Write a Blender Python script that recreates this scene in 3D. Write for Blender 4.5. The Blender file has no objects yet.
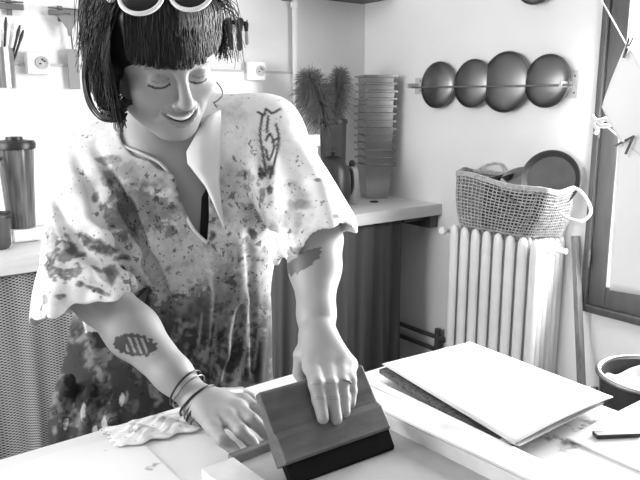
import bpy, bmesh, math, random
import numpy as np
import openvdb
from mathutils import Matrix, Vector
random.seed(7); rng = np.random.default_rng(7)
SC = bpy.context.scene
COL = SC.collection
# ------------------------------------------------------------------ camera
F = 680.0; YAW = math.radians(37.1); PITCH = math.radians(11.4); CH = 1.40
cd = bpy.data.cameras.new('camera'); cam = bpy.data.objects.new('camera', cd); COL.objects.link(cam)
cam.location = (0, 0, CH); cam.rotation_euler = (math.radians(90) - PITCH, 0, -YAW)
cd.sensor_width = 36; cd.lens = 36 * F / 640; cd.clip_start = .02
SC.camera = cam
# ------------------------------------------------------------------ world, light, exposure
SC.view_settings.view_transform = 'Standard'; SC.view_settings.look = 'None'
SC.view_settings.gamma = 1; SC.view_settings.use_curve_mapping = False
SC.view_settings.exposure = 0.78
wd = bpy.data.worlds.new('daylight'); SC.world = wd; wd.use_nodes = True
wd.node_tree.nodes['Background'].inputs[0].default_value = (1, 1, 1, 1)
wd.node_tree.nodes['Background'].inputs[1].default_value = 1.4
def area(name, loc, direction, sx, sy, power):
    l = bpy.data.lights.new(name, 'AREA'); l.shape = 'RECTANGLE'; l.size = sx; l.size_y = sy; l.energy = power
    o = bpy.data.objects.new(name, l); COL.objects.link(o); o.location = loc
    o.rotation_euler = Vector(direction).to_track_quat('-Z', 'Y').to_euler(); return o
area('daylight_through_right_window', (2.80, 0.75, 1.45), (-1, 0.10, -.22), 1.5, 1.6, 165)
area('daylight_through_left_window', (-1.72, 2.05, 1.65), (1, 0.12, -.18), 1.5, 1.5, 46)
area('added_front_fill', (-.2, -1.72, 1.9), (.1, 1, -.25), 1.0, .7, 2)  # added weak fill lamp behind the camera, no known source there

# camera frame helpers: turn a point of the view and a distance into a place in the room
V3 = np.array
cx = V3([math.cos(YAW), -math.sin(YAW), 0]); fh = V3([math.sin(YAW), math.cos(YAW), 0])
fwd = fh * math.cos(PITCH) + V3([0, 0, -math.sin(PITCH)]); upv = fh * math.sin(PITCH) + V3([0, 0, math.cos(PITCH)])
CAMP = V3([0, 0, CH])
def ray(x, y): return fwd + cx * (x - 320) / F + upv * (240 - y) / F
def P(x, y, d): return CAMP + ray(x, y) * d
def on(x, y, ax, v):
    r = ray(x, y); return CAMP + r * ((v - CAMP[ax]) / r[ax])
def proj(p):
    q = p - CAMP; d = q @ fwd
    return 320 + F * (q @ cx) / d, 240 - F * (q @ upv) / d, d

# ------------------------------------------------------------------ materials
def mat(name, c, rough=.6, metal=0., noise=0., nscale=20., c2=None, bump=0., bscale=60., stretch=None, spec=.5, wave=None):
    m = bpy.data.materials.new(name); m.use_nodes = True; nt = m.node_tree; N = nt.nodes; L = nt.links
    b = N['Principled BSDF']
    b.inputs['Base Color'].default_value = (c, c, c, 1); b.inputs['Roughness'].default_value = rough
    b.inputs['Metallic'].default_value = metal; b.inputs['Specular IOR Level'].default_value = spec
    tc = N.new('ShaderNodeTexCoord'); mp = N.new('ShaderNodeMapping'); L.new(tc.outputs['Object'], mp.inputs['Vector'])
    if stretch: mp.inputs['Scale'].default_value = stretch
    if noise or c2 is not None:
        n = N.new('ShaderNodeTexNoise'); n.inputs['Scale'].default_value = nscale; n.inputs['Detail'].default_value = 6
        L.new(mp.outputs[0], n.inputs['Vector'])
        r = N.new('ShaderNodeValToRGB'); r.color_ramp.elements[0].position = .5 - .25; r.color_ramp.elements[1].position = .5 + .22
        lo = c2 if c2 is not None else max(0, c * (1 - noise)); hi = c if c2 is not None else min(1, c * (1 + noise * .6))
        r.color_ramp.elements[0].color = (lo, lo, lo, 1); r.color_ramp.elements[1].color = (hi, hi, hi, 1)
        L.new(n.outputs['Fac'], r.inputs[0]); L.new(r.outputs[0], b.inputs['Base Color'])
    if bump:
        n2 = N.new('ShaderNodeTexNoise'); n2.inputs['Scale'].default_value = bscale; n2.inputs['Detail'].default_value = 4
        L.new(mp.outputs[0], n2.inputs['Vector'])
        bp = N.new('ShaderNodeBump'); bp.inputs['Strength'].default_value = bump; bp.inputs['Distance'].default_value = .01
        L.new(n2.outputs['Fac'], bp.inputs['Height']); L.new(bp.outputs[0], b.inputs['Normal'])
    return m
def nodes_of(m): return m.node_tree.nodes, m.node_tree.links
M = {}
M['wall'] = mat('white_plaster', .74, .85, noise=.05, nscale=3, bump=.12, bscale=30)
M['ceiling'] = mat('ceiling_paint', .50, .9, noise=.03, nscale=2)  # kept darker than the seen walls to cut bounced light
M['wall_dark'] = mat('grey_plaster', .30, .85, noise=.08, nscale=3)  # for the unseen walls, dark so less light bounces back
M['floor'] = mat('dark_floor_tile', .13, .5, noise=.4, nscale=8)
M['trim'] = mat('grey_trim', .5, .6, noise=.08)
M['tile'] = mat('white_glazed_tile', .78, .35, noise=.03, nscale=4)
M['darkwood'] = mat('dark_painted_wood', .055, .5, noise=.3, nscale=12, stretch=(3, 3, .4), bump=.1)
M['stick'] = mat('worn_wood', .16, .6, noise=.4, nscale=14, stretch=(4, 4, .4))
M['counter'] = mat('pale_worktop', .66, .35, noise=.12, nscale=9, bump=.03)
M['counter_edge'] = mat('worktop_edge', .55, .5, noise=.12, nscale=18, stretch=(.3, 1, 2))
M['white_enamel'] = mat('white_radiator_enamel', .8, .3, noise=.08, nscale=10)
M['steel'] = mat('brushed_steel', .42, .28, metal=1, noise=.12, nscale=6, stretch=(1, 1, 6))
M['dark_steel'] = mat('dark_steel', .2, .32, metal=1, noise=.2, nscale=5)
M['rail'] = mat('rail_metal', .16, .4, metal=.7, noise=.2)
M['black'] = mat('black_plastic', .012, .4)
M['rubber'] = mat('black_rubber', .006, .8, noise=.4, nscale=30, spec=.1)
M['grey_plastic'] = mat('grey_plastic', .25, .45)
M['dark_pot'] = mat('dark_glazed_pot', .05, .35, noise=.3)
M['plume'] = mat('dried_plume', .17, .9, noise=.35, nscale=40)
M['white_plastic'] = mat('white_plastic', .8, .4)
M['white'] = mat('white_paper', .86, .7, noise=.02, nscale=6)
M['board'] = mat('dark_speckled_board', .03, .8, c2=.22, nscale=160)
M['wood_handle'] = mat('squeegee_wood', .17, .5, c2=.04, nscale=11, stretch=(.8, 2, 3), spec=.3, bump=.12, bscale=40)
M['screen_wood'] = mat('screen_frame_wood', .42, .6, noise=.35, nscale=14, stretch=(1, 1, 1))
M['screen_white'] = mat('stained_white_frame', .74, .6, noise=.22, nscale=18)
M['mesh'] = mat('screen_mesh', .40, .55, noise=.14, nscale=22, bump=.05, bscale=400)
M['rope'] = mat('white_rope', .75, .8, bump=.2, bscale=200)
M['weave'] = mat('woven_fibre', .46, .8, noise=.4, nscale=60)
M['hair'] = mat('dark_hair', .014, .45, noise=.6, nscale=30, spec=.32)
M['hair_light'] = mat('pale_loose_hair', .10, .5, noise=.4, nscale=30)  # loose strands get a paler colour than the rest of the hair
M['teeth'] = mat('teeth', .85, .3)
M['lens'] = mat('smoked_lens', .01, .08)
M['frame_white'] = mat('white_glasses_frame', .85, .3)
M['pipe'] = mat('painted_pipe', .06, .4)
M['trousers'] = mat('dark_trousers', .015, .85, noise=.4, nscale=20)
M['black_cloth'] = mat('black_cloth', .01, .9)
M['silver'] = mat('silver', .7, .2, metal=1)
M['brush_wood'] = mat('brush_handle', .3, .5, noise=.3)
M['glass_jar'] = mat('ribbed_smoky_glass', .12, .12, noise=.7, nscale=9, stretch=(5, 5, .5))
# table top: white with paint stains
def stain_mat(name, base, dark, thr, scale, scale2):
    m = mat(name, base, .5); N, L = nodes_of(m); b = N['Principled BSDF']
    tc = N.new('ShaderNodeTexCoord')
    a = N.new('ShaderNodeTexNoise'); a.inputs['Scale'].default_value = scale; a.inputs['Detail'].default_value = 8; a.inputs['Roughness'].default_value = .65
    c = N.new('ShaderNodeTexNoise'); c.inputs['Scale'].default_value = scale2; c.inputs['Detail'].default_value = 3
    L.new(tc.outputs['Object'], a.inputs[0]); L.new(tc.outputs['Object'], c.inputs[0])
    mu = N.new('ShaderNodeMath'); mu.operation = 'MULTIPLY'; L.new(a.outputs[0], mu.inputs[0]); L.new(c.outputs[0], mu.inputs[1])
    r = N.new('ShaderNodeValToRGB'); e = r.color_ramp.elements
    e[0].position = thr; e[0].color = (base, base, base, 1); e[1].position = thr + .07; e[1].color = (dark, dark, dark, 1)
    L.new(mu.outputs[0], r.inputs[0]); L.new(r.outputs[0], b.inputs['Base Color']); return m
M['table'] = stain_mat('paint_stained_table', .84, .22, .305, 26, 5)
M['crumple'] = stain_mat('stained_white_paper', .88, .2, .352, 40, 9)
# waffle curtain
def waffle(name, lo, hi, n, contrast=.5):
    m = mat(name, hi, .9); N, L = nodes_of(m); b = N['Principled BSDF']
    uv = N.new('ShaderNodeUVMap'); sp = N.new('ShaderNodeSeparateXYZ'); L.new(uv.outputs[0], sp.inputs[0])
    outs = []
    for i in (0, 1):
        a = N.new('ShaderNodeMath'); a.operation = 'MULTIPLY'; a.inputs[1].default_value = n * 2 * math.pi; L.new(sp.outputs[i], a.inputs[0])
        s = N.new('ShaderNodeMath'); s.operation = 'SINE'; L.new(a.outputs[0], s.inputs[0]); outs.append(s)
    mx = N.new('ShaderNodeMath'); mx.operation = 'MULTIPLY'; L.new(outs[0].outputs[0], mx.inputs[0]); L.new(outs[1].outputs[0], mx.inputs[1])
    r = N.new('ShaderNodeValToRGB'); e = r.color_ramp.elements
    e[0].position = .0; e[1].position = contrast; e[0].color = (lo, lo, lo, 1); e[1].color = (hi, hi, hi, 1)
    L.new(mx.outputs[0], r.inputs[0])
    L.new(r.outputs[0], b.inputs['Base Color']); return m
M['curtain_a'] = waffle('waffle_curtain', .30, .015, 80, .2)
M['curtain_b'] = waffle('woven_curtain', .07, .035, 110, .6)
# skin and cloth with colour attribute
def attr_mat(name, rough, sss=0., splat=None, bump=0., bscale=300):
    m = mat(name, .5, rough); N, L = nodes_of(m); b = N['Principled BSDF']
    at = N.new('ShaderNodeAttribute'); at.attribute_name = 'tone'
    sp = N.new('ShaderNodeSeparateColor'); L.new(at.outputs['Color'], sp.inputs[0])
    tc = N.new('ShaderNodeTexCoord')
    src = sp.outputs[0]
    def mult(a, bnode, op='MULTIPLY'):
        q = N.new('ShaderNodeMath'); q.operation = op; q.use_clamp = True
        L.new(a, q.inputs[0])
        if isinstance(bnode, (int, float)): q.inputs[1].default_value = bnode
        else: L.new(bnode, q.inputs[1])
        return q.outputs[0]
    if splat:
        for (sc_, thr, wid, amt, detail) in splat:
            n = N.new('ShaderNodeTexNoise'); n.inputs['Scale'].default_value = sc_; n.inputs['Detail'].default_value = detail
            n.inputs['Roughness'].default_value = .6; L.new(tc.outputs['Object'], n.inputs[0])
            # threshold lowered where the cloth is dirtier (green channel)
            d = mult(sp.outputs[1], .085)
            s = N.new('ShaderNodeMath'); s.operation = 'ADD'; L.new(n.outputs['Fac'], s.inputs[0]); L.new(d, s.inputs[1])
            mr = N.new('ShaderNodeMapRange'); mr.inputs[1].default_value = thr; mr.inputs[2].default_value = thr + wid
            mr.inputs[3].default_value = 1; mr.inputs[4].default_value = 1 - amt; L.new(s.outputs[0], mr.inputs[0])
            src = mult(src, mr.outputs[0])
    cc = N.new('ShaderNodeCombineColor')
    for i in range(3): L.new(src, cc.inputs[i])
    L.new(cc.outputs[0], b.inputs['Base Color'])
    if bump:
        n2 = N.new('ShaderNodeTexNoise'); n2.inputs['Scale'].default_value = bscale; L.new(tc.outputs['Object'], n2.inputs[0])
        bp = N.new('ShaderNodeBump'); bp.inputs['Strength'].default_value = bump; bp.inputs['Distance'].default_value = .004
        L.new(n2.outputs[0], bp.inputs['Height']); L.new(bp.outputs[0], b.inputs['Normal'])
    return m
M['skin'] = attr_mat('skin', .5)
M['smock'] = attr_mat('paint_splattered_cotton', .85, splat=[(20, .57, .22, .42, 7), (60, .645, .05, .7, 4), (8, .52, .3, .35, 8), (130, .68, .04, .75, 3)], bump=.25, bscale=60)

# ------------------------------------------------------------------ mesh helpers
class MB:
    def __init__(s): s.v = []; s.f = []; s.uv = None
    def add(s, vs, fs):
        o = len(s.v); s.v += [tuple(float(c) for c in v) for v in vs]; s.f += [tuple(i + o for i in f) for f in fs]; return s
    def box(s, lo, hi):
        x0, y0, z0 = lo; x1, y1, z1 = hi
        return s.add([(x0,y0,z0),(x1,y0,z0),(x1,y1,z0),(x0,y1,z0),(x0,y0,z1),(x1,y0,z1),(x1,y1,z1),(x0,y1,z1)],
                     [(0,3,2,1),(4,5,6,7),(0,1,5,4),(1,2,6,5),(2,3,7,6),(3,0,4,7)])
    def hexa(s, a, b):   # a, b: two quads of 4 points (bottom, top)
        return s.add(list(a) + list(b), [(0,3,2,1),(4,5,6,7),(0,1,5,4),(1,2,6,5),(2,3,7,6),(3,0,4,7)])
    def bar(s, a, b, w, h, side=(0,0,1)):
        a = V3(a, dtype=float); b = V3(b, dtype=float); d = (b - a) / np.linalg.norm(b - a)
        u = np.cross(d, V3(side, dtype=float)); u /= np.linalg.norm(u); v = np.cross(u, d)
        q = lambda c: [c - u*w/2 - v*h/2, c + u*w/2 - v*h/2, c + u*w/2 + v*h/2, c - u*w/2 + v*h/2]
        return s.hexa(q(a), q(b))
    def tube(s, pts, r, seg=8, closed=False, cap=True):
        pts = [V3(p, dtype=float) for p in pts]; n = len(pts)
        rs = r if hasattr(r, '__len__') else [r] * n
        t0 = pts[1] - pts[0]; t0 /= np.linalg.norm(t0) + 1e-12
        ref = V3([0,0,1.]) if abs(t0[2]) < .9 else V3([1.,0,0]); u = np.cross(t0, ref); u /= np.linalg.norm(u)
        vs = []; fs = []
        for i in range(n):
            t = pts[(i+1) % n if closed else min(i+1, n-1)] - pts[(i-1) % n if closed else max(i-1, 0)]
            t /= np.linalg.norm(t) + 1e-12
            u = u - t * (u @ t); u /= np.linalg.norm(u) + 1e-12; w = np.cross(t, u)
            for k in range(seg):
                a = 2 * math.pi * k / seg; vs.append(pts[i] + (u * math.cos(a) + w * math.sin(a)) * rs[i])
        for i in range(n if closed else n - 1):
            j = (i + 1) % n
            for k in range(seg):
                k2 = (k + 1) % seg; fs.append((i*seg+k, i*seg+k2, j*seg+k2, j*seg+k))
        if cap and not closed:
            fs.append(tuple(range(seg))[::-1]); fs.append(tuple((n-1)*seg + k for k in range(seg)))
        return s.add(vs, fs)
    def lathe(s, prof, c=(0,0,0), axis=(0,0,1), seg=32, cap=True):
        ax = V3(axis, dtype=float); ax /= np.linalg.norm(ax)
        ref = V3([1.,0,0]) if abs(ax[0]) < .9 else V3([0,1.,0]); u = np.cross(ax, ref); u /= np.linalg.norm(u); w = np.cross(ax, u)
        c = V3(c, dtype=float); vs = []; fs = []
        for (r, h) in prof:
            for k in range(seg):
                a = 2*math.pi*k/seg; vs.append(c + ax*h + (u*math.cos(a) + w*math.sin(a)) * max(r, 1e-5))
        for i in range(len(prof) - 1):
            for k in range(seg):
                k2 = (k+1) % seg; fs.append((i*seg+k, i*seg+k2, (i+1)*seg+k2, (i+1)*seg+k))
        if cap: fs.append(tuple(range(seg))[::-1]); fs.append(tuple((len(prof)-1)*seg + k for k in range(seg)))
        return s.add(vs, fs)
    def sheet(s, fn, nu, nv, thick=0., keepuv=False):
        g = np.array([[fn(i/nu, j/nv) for j in range(nv+1)] for i in range(nu+1)], dtype=float)
        du = np.gradient(g, axis=0); dv = np.gradient(g, axis=1); nn = np.cross(du, dv)
        nn /= np.linalg.norm(nn, axis=2, keepdims=True) + 1e-12
        A = (g + nn*thick/2).reshape(-1, 3); B = (g - nn*thick/2).reshape(-1, 3); n1 = len(A); W = nv + 1
        fs = []
        for i in range(nu):
            for j in range(nv):
                a, b, c_, d = i*W+j, (i+1)*W+j, (i+1)*W+j+1, i*W+j+1
                fs.append((a, b, c_, d))
                if thick: fs.append((d+n1, c_+n1, b+n1, a+n1))
        if thick:
            for i in range(nu):
                fs.append((i*W, i*W+n1, (i+1)*W+n1, (i+1)*W)); fs.append((i*W+nv, (i+1)*W+nv, (i+1)*W+nv+n1, i*W+nv+n1))
            for j in range(nv):
                fs.append((j, j+1, j+1+n1, j+n1)); k = nu*W; fs.append((k+j, k+j+n1, k+j+1+n1, k+j+1))
        if keepuv:
            uv = [(i/nu, j/nv) for i in range(nu+1) for j in range(nv+1)]; s.uv = uv + (uv if thick else [])
        return s.add(list(A) + (list(B) if thick else []), fs)

def obj(name, mb, m, parent=None, smooth=False, bevel=0., label=None, cat=None, group=None, kind=None, attrs=None):
    me = bpy.data.meshes.new(name)
    if isinstance(mb, MB):
        me.from_pydata(mb.v, [], mb.f)
        if mb.uv:
            ul = me.uv_layers.new(name='UVMap'); li = np.zeros(len(me.loops), dtype=np.int32); me.loops.foreach_get('vertex_index', li)
            ul.data.foreach_set('uv', np.array(mb.uv, dtype=np.float32)[li].ravel())
    else:
        v, f = mb; me.from_pydata(v.tolist(), [], f.tolist())
    if attrs is not None:
        a = me.color_attributes.new('tone', 'FLOAT_COLOR', 'POINT')
        a.data.foreach_set('color', attrs.astype(np.float32).ravel())
    me.materials.append(M[m] if isinstance(m, str) else m)
    if smooth: me.shade_smooth()
    o = bpy.data.objects.new(name, me); COL.objects.link(o)
    if smooth == 'auto':
        e = o.modifiers.new('edges', 'EDGE_SPLIT'); e.split_angle = math.radians(40)
    if bevel:
        b = o.modifiers.new('bevel', 'BEVEL'); b.width = bevel; b.segments = 2; b.limit_method = 'ANGLE'; b.angle_limit = math.radians(50)
    if parent is not None: setpar(o, parent)
    tag(o, label, cat, group, kind); return o
def root_matrix(p):
    m = Matrix.Translation(p.location)
    return m if p.parent is None else p.parent['_never'] if False else m
def setpar(o, p):
    o.parent = p
    if p.type == 'EMPTY': o.matrix_parent_inverse = Matrix.Translation(p.location).inverted()
def tag(o, label=None, cat=None, group=None, kind=None):
    if label: o['label'] = label
    if cat: o['category'] = cat
    if group: o['group'] = group
    if kind: o['kind'] = kind
    return o
def thing(name, loc, label, cat, group=None):
    o = bpy.data.objects.new(name, None); COL.objects.link(o); o.location = tuple(float(c) for c in loc); o.empty_display_size = .05
    return tag(o, label, cat, group)
def copy_tree(o, parent=None):
    c = o.copy(); COL.objects.link(c)
    if parent is not None:
        c.parent = parent
    for ch in [q for q in bpy.data.objects if q.parent == o]: copy_tree(ch, c)
    return c
def struct(name, mb, m, parent=None, bevel=0.):
    return obj(name, mb, m, parent, bevel=bevel, kind='structure' if parent is None else None)
def spline(pts, n=8):
    pts = [V3(p, dtype=float) for p in pts]; q = [2*pts[0]-pts[1]] + pts + [2*pts[-1]-pts[-2]]; out = []
    for i in range(1, len(q) - 2):
        for t in np.linspace(0, 1, n, endpoint=False):
            a, b, c_, d = q[i-1], q[i], q[i+1], q[i+2]
            out.append(.5*((2*b) + (-a+c_)*t + (2*a-5*b+4*c_-d)*t*t + (-a+3*b-3*c_+d)*t**3))
    out.append(pts[-1]); return out
def lin(a, b, n): return [V3(a, dtype=float) + (V3(b, dtype=float) - V3(a, dtype=float)) * i / (n-1) for i in range(n)]

# ------------------------------------------------------------------ the room
XR, YB, XL, YF, ZC = 2.54, 2.95, -1.7, -1.7, 2.6
struct('floor', MB().box((XL-.1, YF-.1, -.05), (XR+.1, YB+.1, 0)), 'floor')
struct('ceiling', MB().box((XL-.1, YF-.1, ZC), (XR+.1, YB+.1, ZC+.05)), 'ceiling')
struct('wall_back', MB().box((XL-.1, YB, 0), (XR+.1, YB+.1, ZC)), 'wall')
def wall_hole(fix, a0, a1, h0, h1, z0, z1, along):
    m = MB()
    def bx(p0, p1, q0, q1):
        if along == 'y': m.box((fix[0], p0, q0), (fix[1], p1, q1))
        else: m.box((p0, fix[0], q0), (p1, fix[1], q1))
    bx(a0, h0, 0, ZC); bx(h1, a1, 0, ZC); bx(h0, h1, 0, z0); bx(h0, h1, z1, ZC); return m
WY0, WY1, WZ0, WZ1 = .10, 1.50, .58, 2.15
struct('wall_right', wall_hole((XR, XR+.1), YF, YB, WY0, WY1, WZ0, WZ1, 'y'), 'wall')
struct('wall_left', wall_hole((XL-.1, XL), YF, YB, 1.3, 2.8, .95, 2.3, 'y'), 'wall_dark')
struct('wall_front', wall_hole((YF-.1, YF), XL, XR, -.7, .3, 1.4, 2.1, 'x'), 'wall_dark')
# right window
w = MB()
w.box((XR-.03, WY1-.0, WZ0-.02), (XR+.07, WY1+.025, WZ1+.02)); w.box((XR-.03, WY0-.04, WZ0-.02), (XR+.07, WY0, WZ1+.02))
w.box((XR-.03, WY0-.04, WZ0-.03), (XR+.07, WY1+.025, WZ0)); w.box((XR-.03, WY0-.04, WZ1), (XR+.07, WY1+.025, WZ1+.05))
win = struct('window_1', w, 'darkwood', bevel=.004)
s = MB()
for (a, b) in ((.80, WY1), (.10, .80)):
    s.box((XR-.012, b-.075, WZ0), (XR+.035, b, WZ1)); s.box((XR-.012, a, WZ0), (XR+.035, a+.065, WZ1))
    s.box((XR-.012, a+.065, WZ0), (XR+.035, b-.075, WZ0+.09)); s.box((XR-.012, a+.065, WZ1-.08), (XR+.035, b-.075, WZ1))
sash = obj('window_sash', s, 'darkwood', win, bevel=.004)
h = MB()
for z in (.78, 1.30, 1.95): h.tube([(XR-.035, 1.497, z-.035), (XR-.035, 1.497, z+.035)], .007, 10)
obj('hinge', h, 'pipe', sash, smooth='auto')
gm = bpy.data.materials.new('window_glass'); gm.use_nodes = True
nt = gm.node_tree; nt.nodes.clear(); o_ = nt.nodes.new('ShaderNodeOutputMaterial'); tr = nt.nodes.new('ShaderNodeBsdfTransparent'); gl = nt.nodes.new('ShaderNodeBsdfGlossy'); mx = nt.nodes.new('ShaderNodeMixShader')
gl.inputs['Roughness'].default_value = .02; mx.inputs[0].default_value = .05
nt.links.new(tr.outputs[0], mx.inputs[1]); nt.links.new(gl.outputs[0], mx.inputs[2]); nt.links.new(mx.outputs[0], o_.inputs[0]); M['glass'] = gm
obj('pane', MB().box((XR+.010, .86, WZ0+.08), (XR+.014, WY1-.07, WZ1-.07)).box((XR+.010, .16, WZ0+.08), (XR+.014, .73, WZ1-.07)), 'glass', sash)
def plain_window(n, lo, hi, along):
    (x0, y0, z0), (x1, y1, z1) = lo, hi; m = MB(); t = .05
    if along == 'y':
        m.box((x0, y0, z0), (x1, y0+t, z1)); m.box((x0, y1-t, z0), (x1, y1, z1)); m.box((x0, y0+t, z0), (x1, y1-t, z0+t)); m.box((x0, y0+t, z1-t), (x1, y1-t, z1))
        m.box((x0, (y0+y1)/2-.02, z0+t), (x1, (y0+y1)/2+.02, z1-t))
    else:
        m.box((x0, y0, z0), (x0+t, y1, z1)); m.box((x1-t, y0, z0), (x1, y1, z1)); m.box((x0+t, y0, z0), (x1-t, y1, z0+t)); m.box((x0+t, y0, z1-t), (x1-t, y1, z1))
        m.box(((x0+x1)/2-.02, y0, z0+t), ((x0+x1)/2+.02, y1, z1-t))
    return struct(n, m, 'darkwood')
plain_window('window_2', (XL-.06, 1.3, .95), (XL-.02, 2.8, 2.3), 'y')
plain_window('fill_window', (-.7, YF-.06, 1.4), (.3, YF-.02, 2.1), 'x')  # unseen opening behind the camera, added to let in front fill
# tiled splashback with a ledge line behind the worktop, and the strip that closes it at the pipe
tb = MB().box((XL, YB-.012, .9), (2.065, YB-.0005, 1.545)); struct('trim_1', tb, 'tile')
struct('trim_2', MB().box((XL, YB-.016, 1.545), (2.065, YB-.0005, 1.556)), 'trim')
# ------------------------------------------------------------------ worktop along the back wall
ct = thing('worktop', (.5, 2.35, 0), 'long pale worktop running along the back wall behind the woman', 'worktop')
obj('counter_top', MB().box((XL+.01, 2.35, .848), (XR-.002, YB-.018, .90)), 'counter', ct, bevel=.004)
obj('front_edge', MB().box((XL+.01, 2.338, .846), (XR-.002, 2.3495, .902)), 'counter_edge', ct, bevel=.002)
obj('bracket', MB().box((XR-.06, 2.36, .78), (XR-.003, YB-.02, .846)).box((XR-.20, 2.40, .815), (XR-.06, 2.44, .846)), 'darkwood', ct)
for x in (-1.6, .0, 1.15):
    obj('leg', MB().box((x, 2.42, 0), (x+.05, 2.47, .846)), 'darkwood', ct)
def curtain(name, x0, x1, m, label, waves, amp, seed):
    r = random.Random(seed); ph = [r.uniform(0, 6) for _ in range(4)]
    def fn(u, v):
        x = x0 + (x1-x0)*u; z = .835 - .80*v
        y = 2.372 + amp*(.5+.5*v)*(math.sin(waves*u*6.28+ph[0]+.6*math.sin(3*v+ph[1])) + .45*math.sin(waves*2.3*u*6.28+ph[2])) 
        return (x + .012*math.sin(5*u*6.28+ph[3])*v, y, z)
    mb = MB().sheet(fn, 160, 40, .003, keepuv=True)
    return obj(name, mb, m, smooth=True, label=label, cat='curtain', group=None)
curtain('skirt_curtain', -.6, 1.08, 'curtain_a', 'checked waffle cloth curtain hanging under the worktop at the left', 9, .014, 2)
cr = curtain('skirt_curtain', 1.22, 2.30, 'curtain_b', 'plain dark grey curtain hanging under the worktop beside the radiator', 8, .016, 5)
# pipe in front of the back wall, heating pipes low on the right wall
pp = MB().tube([(2.05, YB-.03, .902), (2.05, YB-.03, ZC-.001)], .014, 12)
for z in (1.88, 1.2): pp.tube([(2.05, YB-.03, z-.012), (2.05, YB-.03, z+.012)], .022, 12)
obj('wall_pipe', pp, 'wall', smooth='auto', label='vertical white pipe on the back wall left of the stacked trays', cat='pipe')
hp = MB().tube([(XR-.04, YB-.02, .213), (XR-.04, 1.2, .213)], .012, 10).tube([(XR-.04, YB-.02, .145), (XR-.04, 1.2, .145)], .012, 10)
hp.tube([(XR-.04, 2.30, .145), (XR-.04, 2.30, .26)], .016, 10)
obj('heating_pipe', hp, 'pipe', smooth='auto', label='pair of dark heating pipes low on the right wall', cat='pipe')
# shelf high in the corner
sh = thing('wall_shelf', (2.1, 2.8, 1.9), 'thin shelf high on the back wall, only its underside in view', 'shelf')
obj('shelf_board', MB().box((1.75, 2.70, 1.925), (2.52, YB-.002, 1.95)), 'darkwood', sh, bevel=.003)
obj('bracket', MB().box((1.99, 2.74, 1.898), (2.01, YB-.002, 1.924)), 'rail', sh)

# ------------------------------------------------------------------ back wall things
def socket(px, py, label):
    c = on(px, py, 1, YB-.014); t = thing('wall_socket', c, label, 'socket', 'white sockets on the back wall')
    obj('plate', MB().box((c[0]-.052, YB-.05, c[2]-.045), (c[0]+.036, YB-.0125, c[2]+.042)), 'white_plastic', t, bevel=.004)
    obj('face', MB().lathe([(.026, 0), (.026, .004), (.020, .004), (.020, .001)], (c[0]+.006, YB-.05, c[2]), (0, -1, 0), 20), 'trim', t)
    for dx, dz in ((-.007, -.004), (.010, .006), (.002, .012)):
        obj('pin_hole', MB().lathe([(.0035, 0), (.0035, .0045)], (c[0]+.006+dx, YB-.05, c[2]+dz), (0, -1, 0), 8), 'black', t)
socket(38, 63, 'white wall socket left of the woman, above the jug blender')
socket(255.5, 71, 'white wall socket just above the shoulder at the right of the woman')
# rails with hanging tools
def rail(x0, x1, z, label):
    t = thing('tool_rail', ((x0+x1)/2, YB, z), label, 'rail')
    obj('bar', MB().box((x0, YB-.032, z-.010), (x1, YB-.020, z+.012)).box((x0, YB-.034, z+.016), (x1, YB-.018, z+.022)), 'rail', t, bevel=.002)
    for x in (x0+.05, x1-.05):
        obj('bracket', MB().box((x-.008, YB-.020, z-.03), (x+.008, YB-.0005, z+.03)), 'rail', t)
rail(.25, .757, 1.765, 'dark metal rail on the wall at the far left above the brush holder')
rail(.85, 1.22, 1.755, 'dark metal rail on the wall beside the woman\'s hair at the left')
# brush holder + brushes
bc = on(1, 68, 1, 2.86)
bh = thing('brush_holder', (bc[0], 2.86, bc[2]-.075), 'striped metal beaker of brushes hanging at the far left of the back wall', 'holder')
obj('beaker', MB().lathe([(.048, 0), (.050, .002), (.050, .15), (.046, .15), (.045, .005)], (bc[0], 2.865, bc[2]-.075), seg=32), 'steel', bh, smooth='auto')
obj('hook', MB().tube([(bc[0], 2.913, bc[2]+.07), (bc[0], 2.93, bc[2]+.09), (bc[0], 2.925, 1.79)], .004, 6), 'rail', bh)
for (x1, y1, dk, lb) in ((6, 17, 1, 'dark brush standing upright furthest left in the beaker'), (13, 23, 0, 'pale brush leaning in the middle of the beaker'), (20, 25, 1, 'thick dark brush leaning right in the beaker'), (23.5, 30, 1, 'dark brush leaning furthest right in the beaker'), (2, 30, 0, 'short pale brush at the left rim of the beaker')):
    tip = on(x1, y1, 1, 2.85); base = V3([bc[0] + (tip[0]-bc[0])*.15, 2.865, bc[2]-.06])
    t = thing('paint_brush', base, lb, 'brush', 'brushes standing in the striped beaker')
    mid = base + (tip-base)*.8
    obj('handle', MB().tube([base, mid], [.0035, .005], 8), 'black' if dk else 'brush_wood', t, smooth='auto')
    obj('bristles', MB().tube([mid, mid+(tip-mid)*.5, tip], [.006, .007, .003], 8), 'black' if dk else 'weave', t, smooth='auto')
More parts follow.
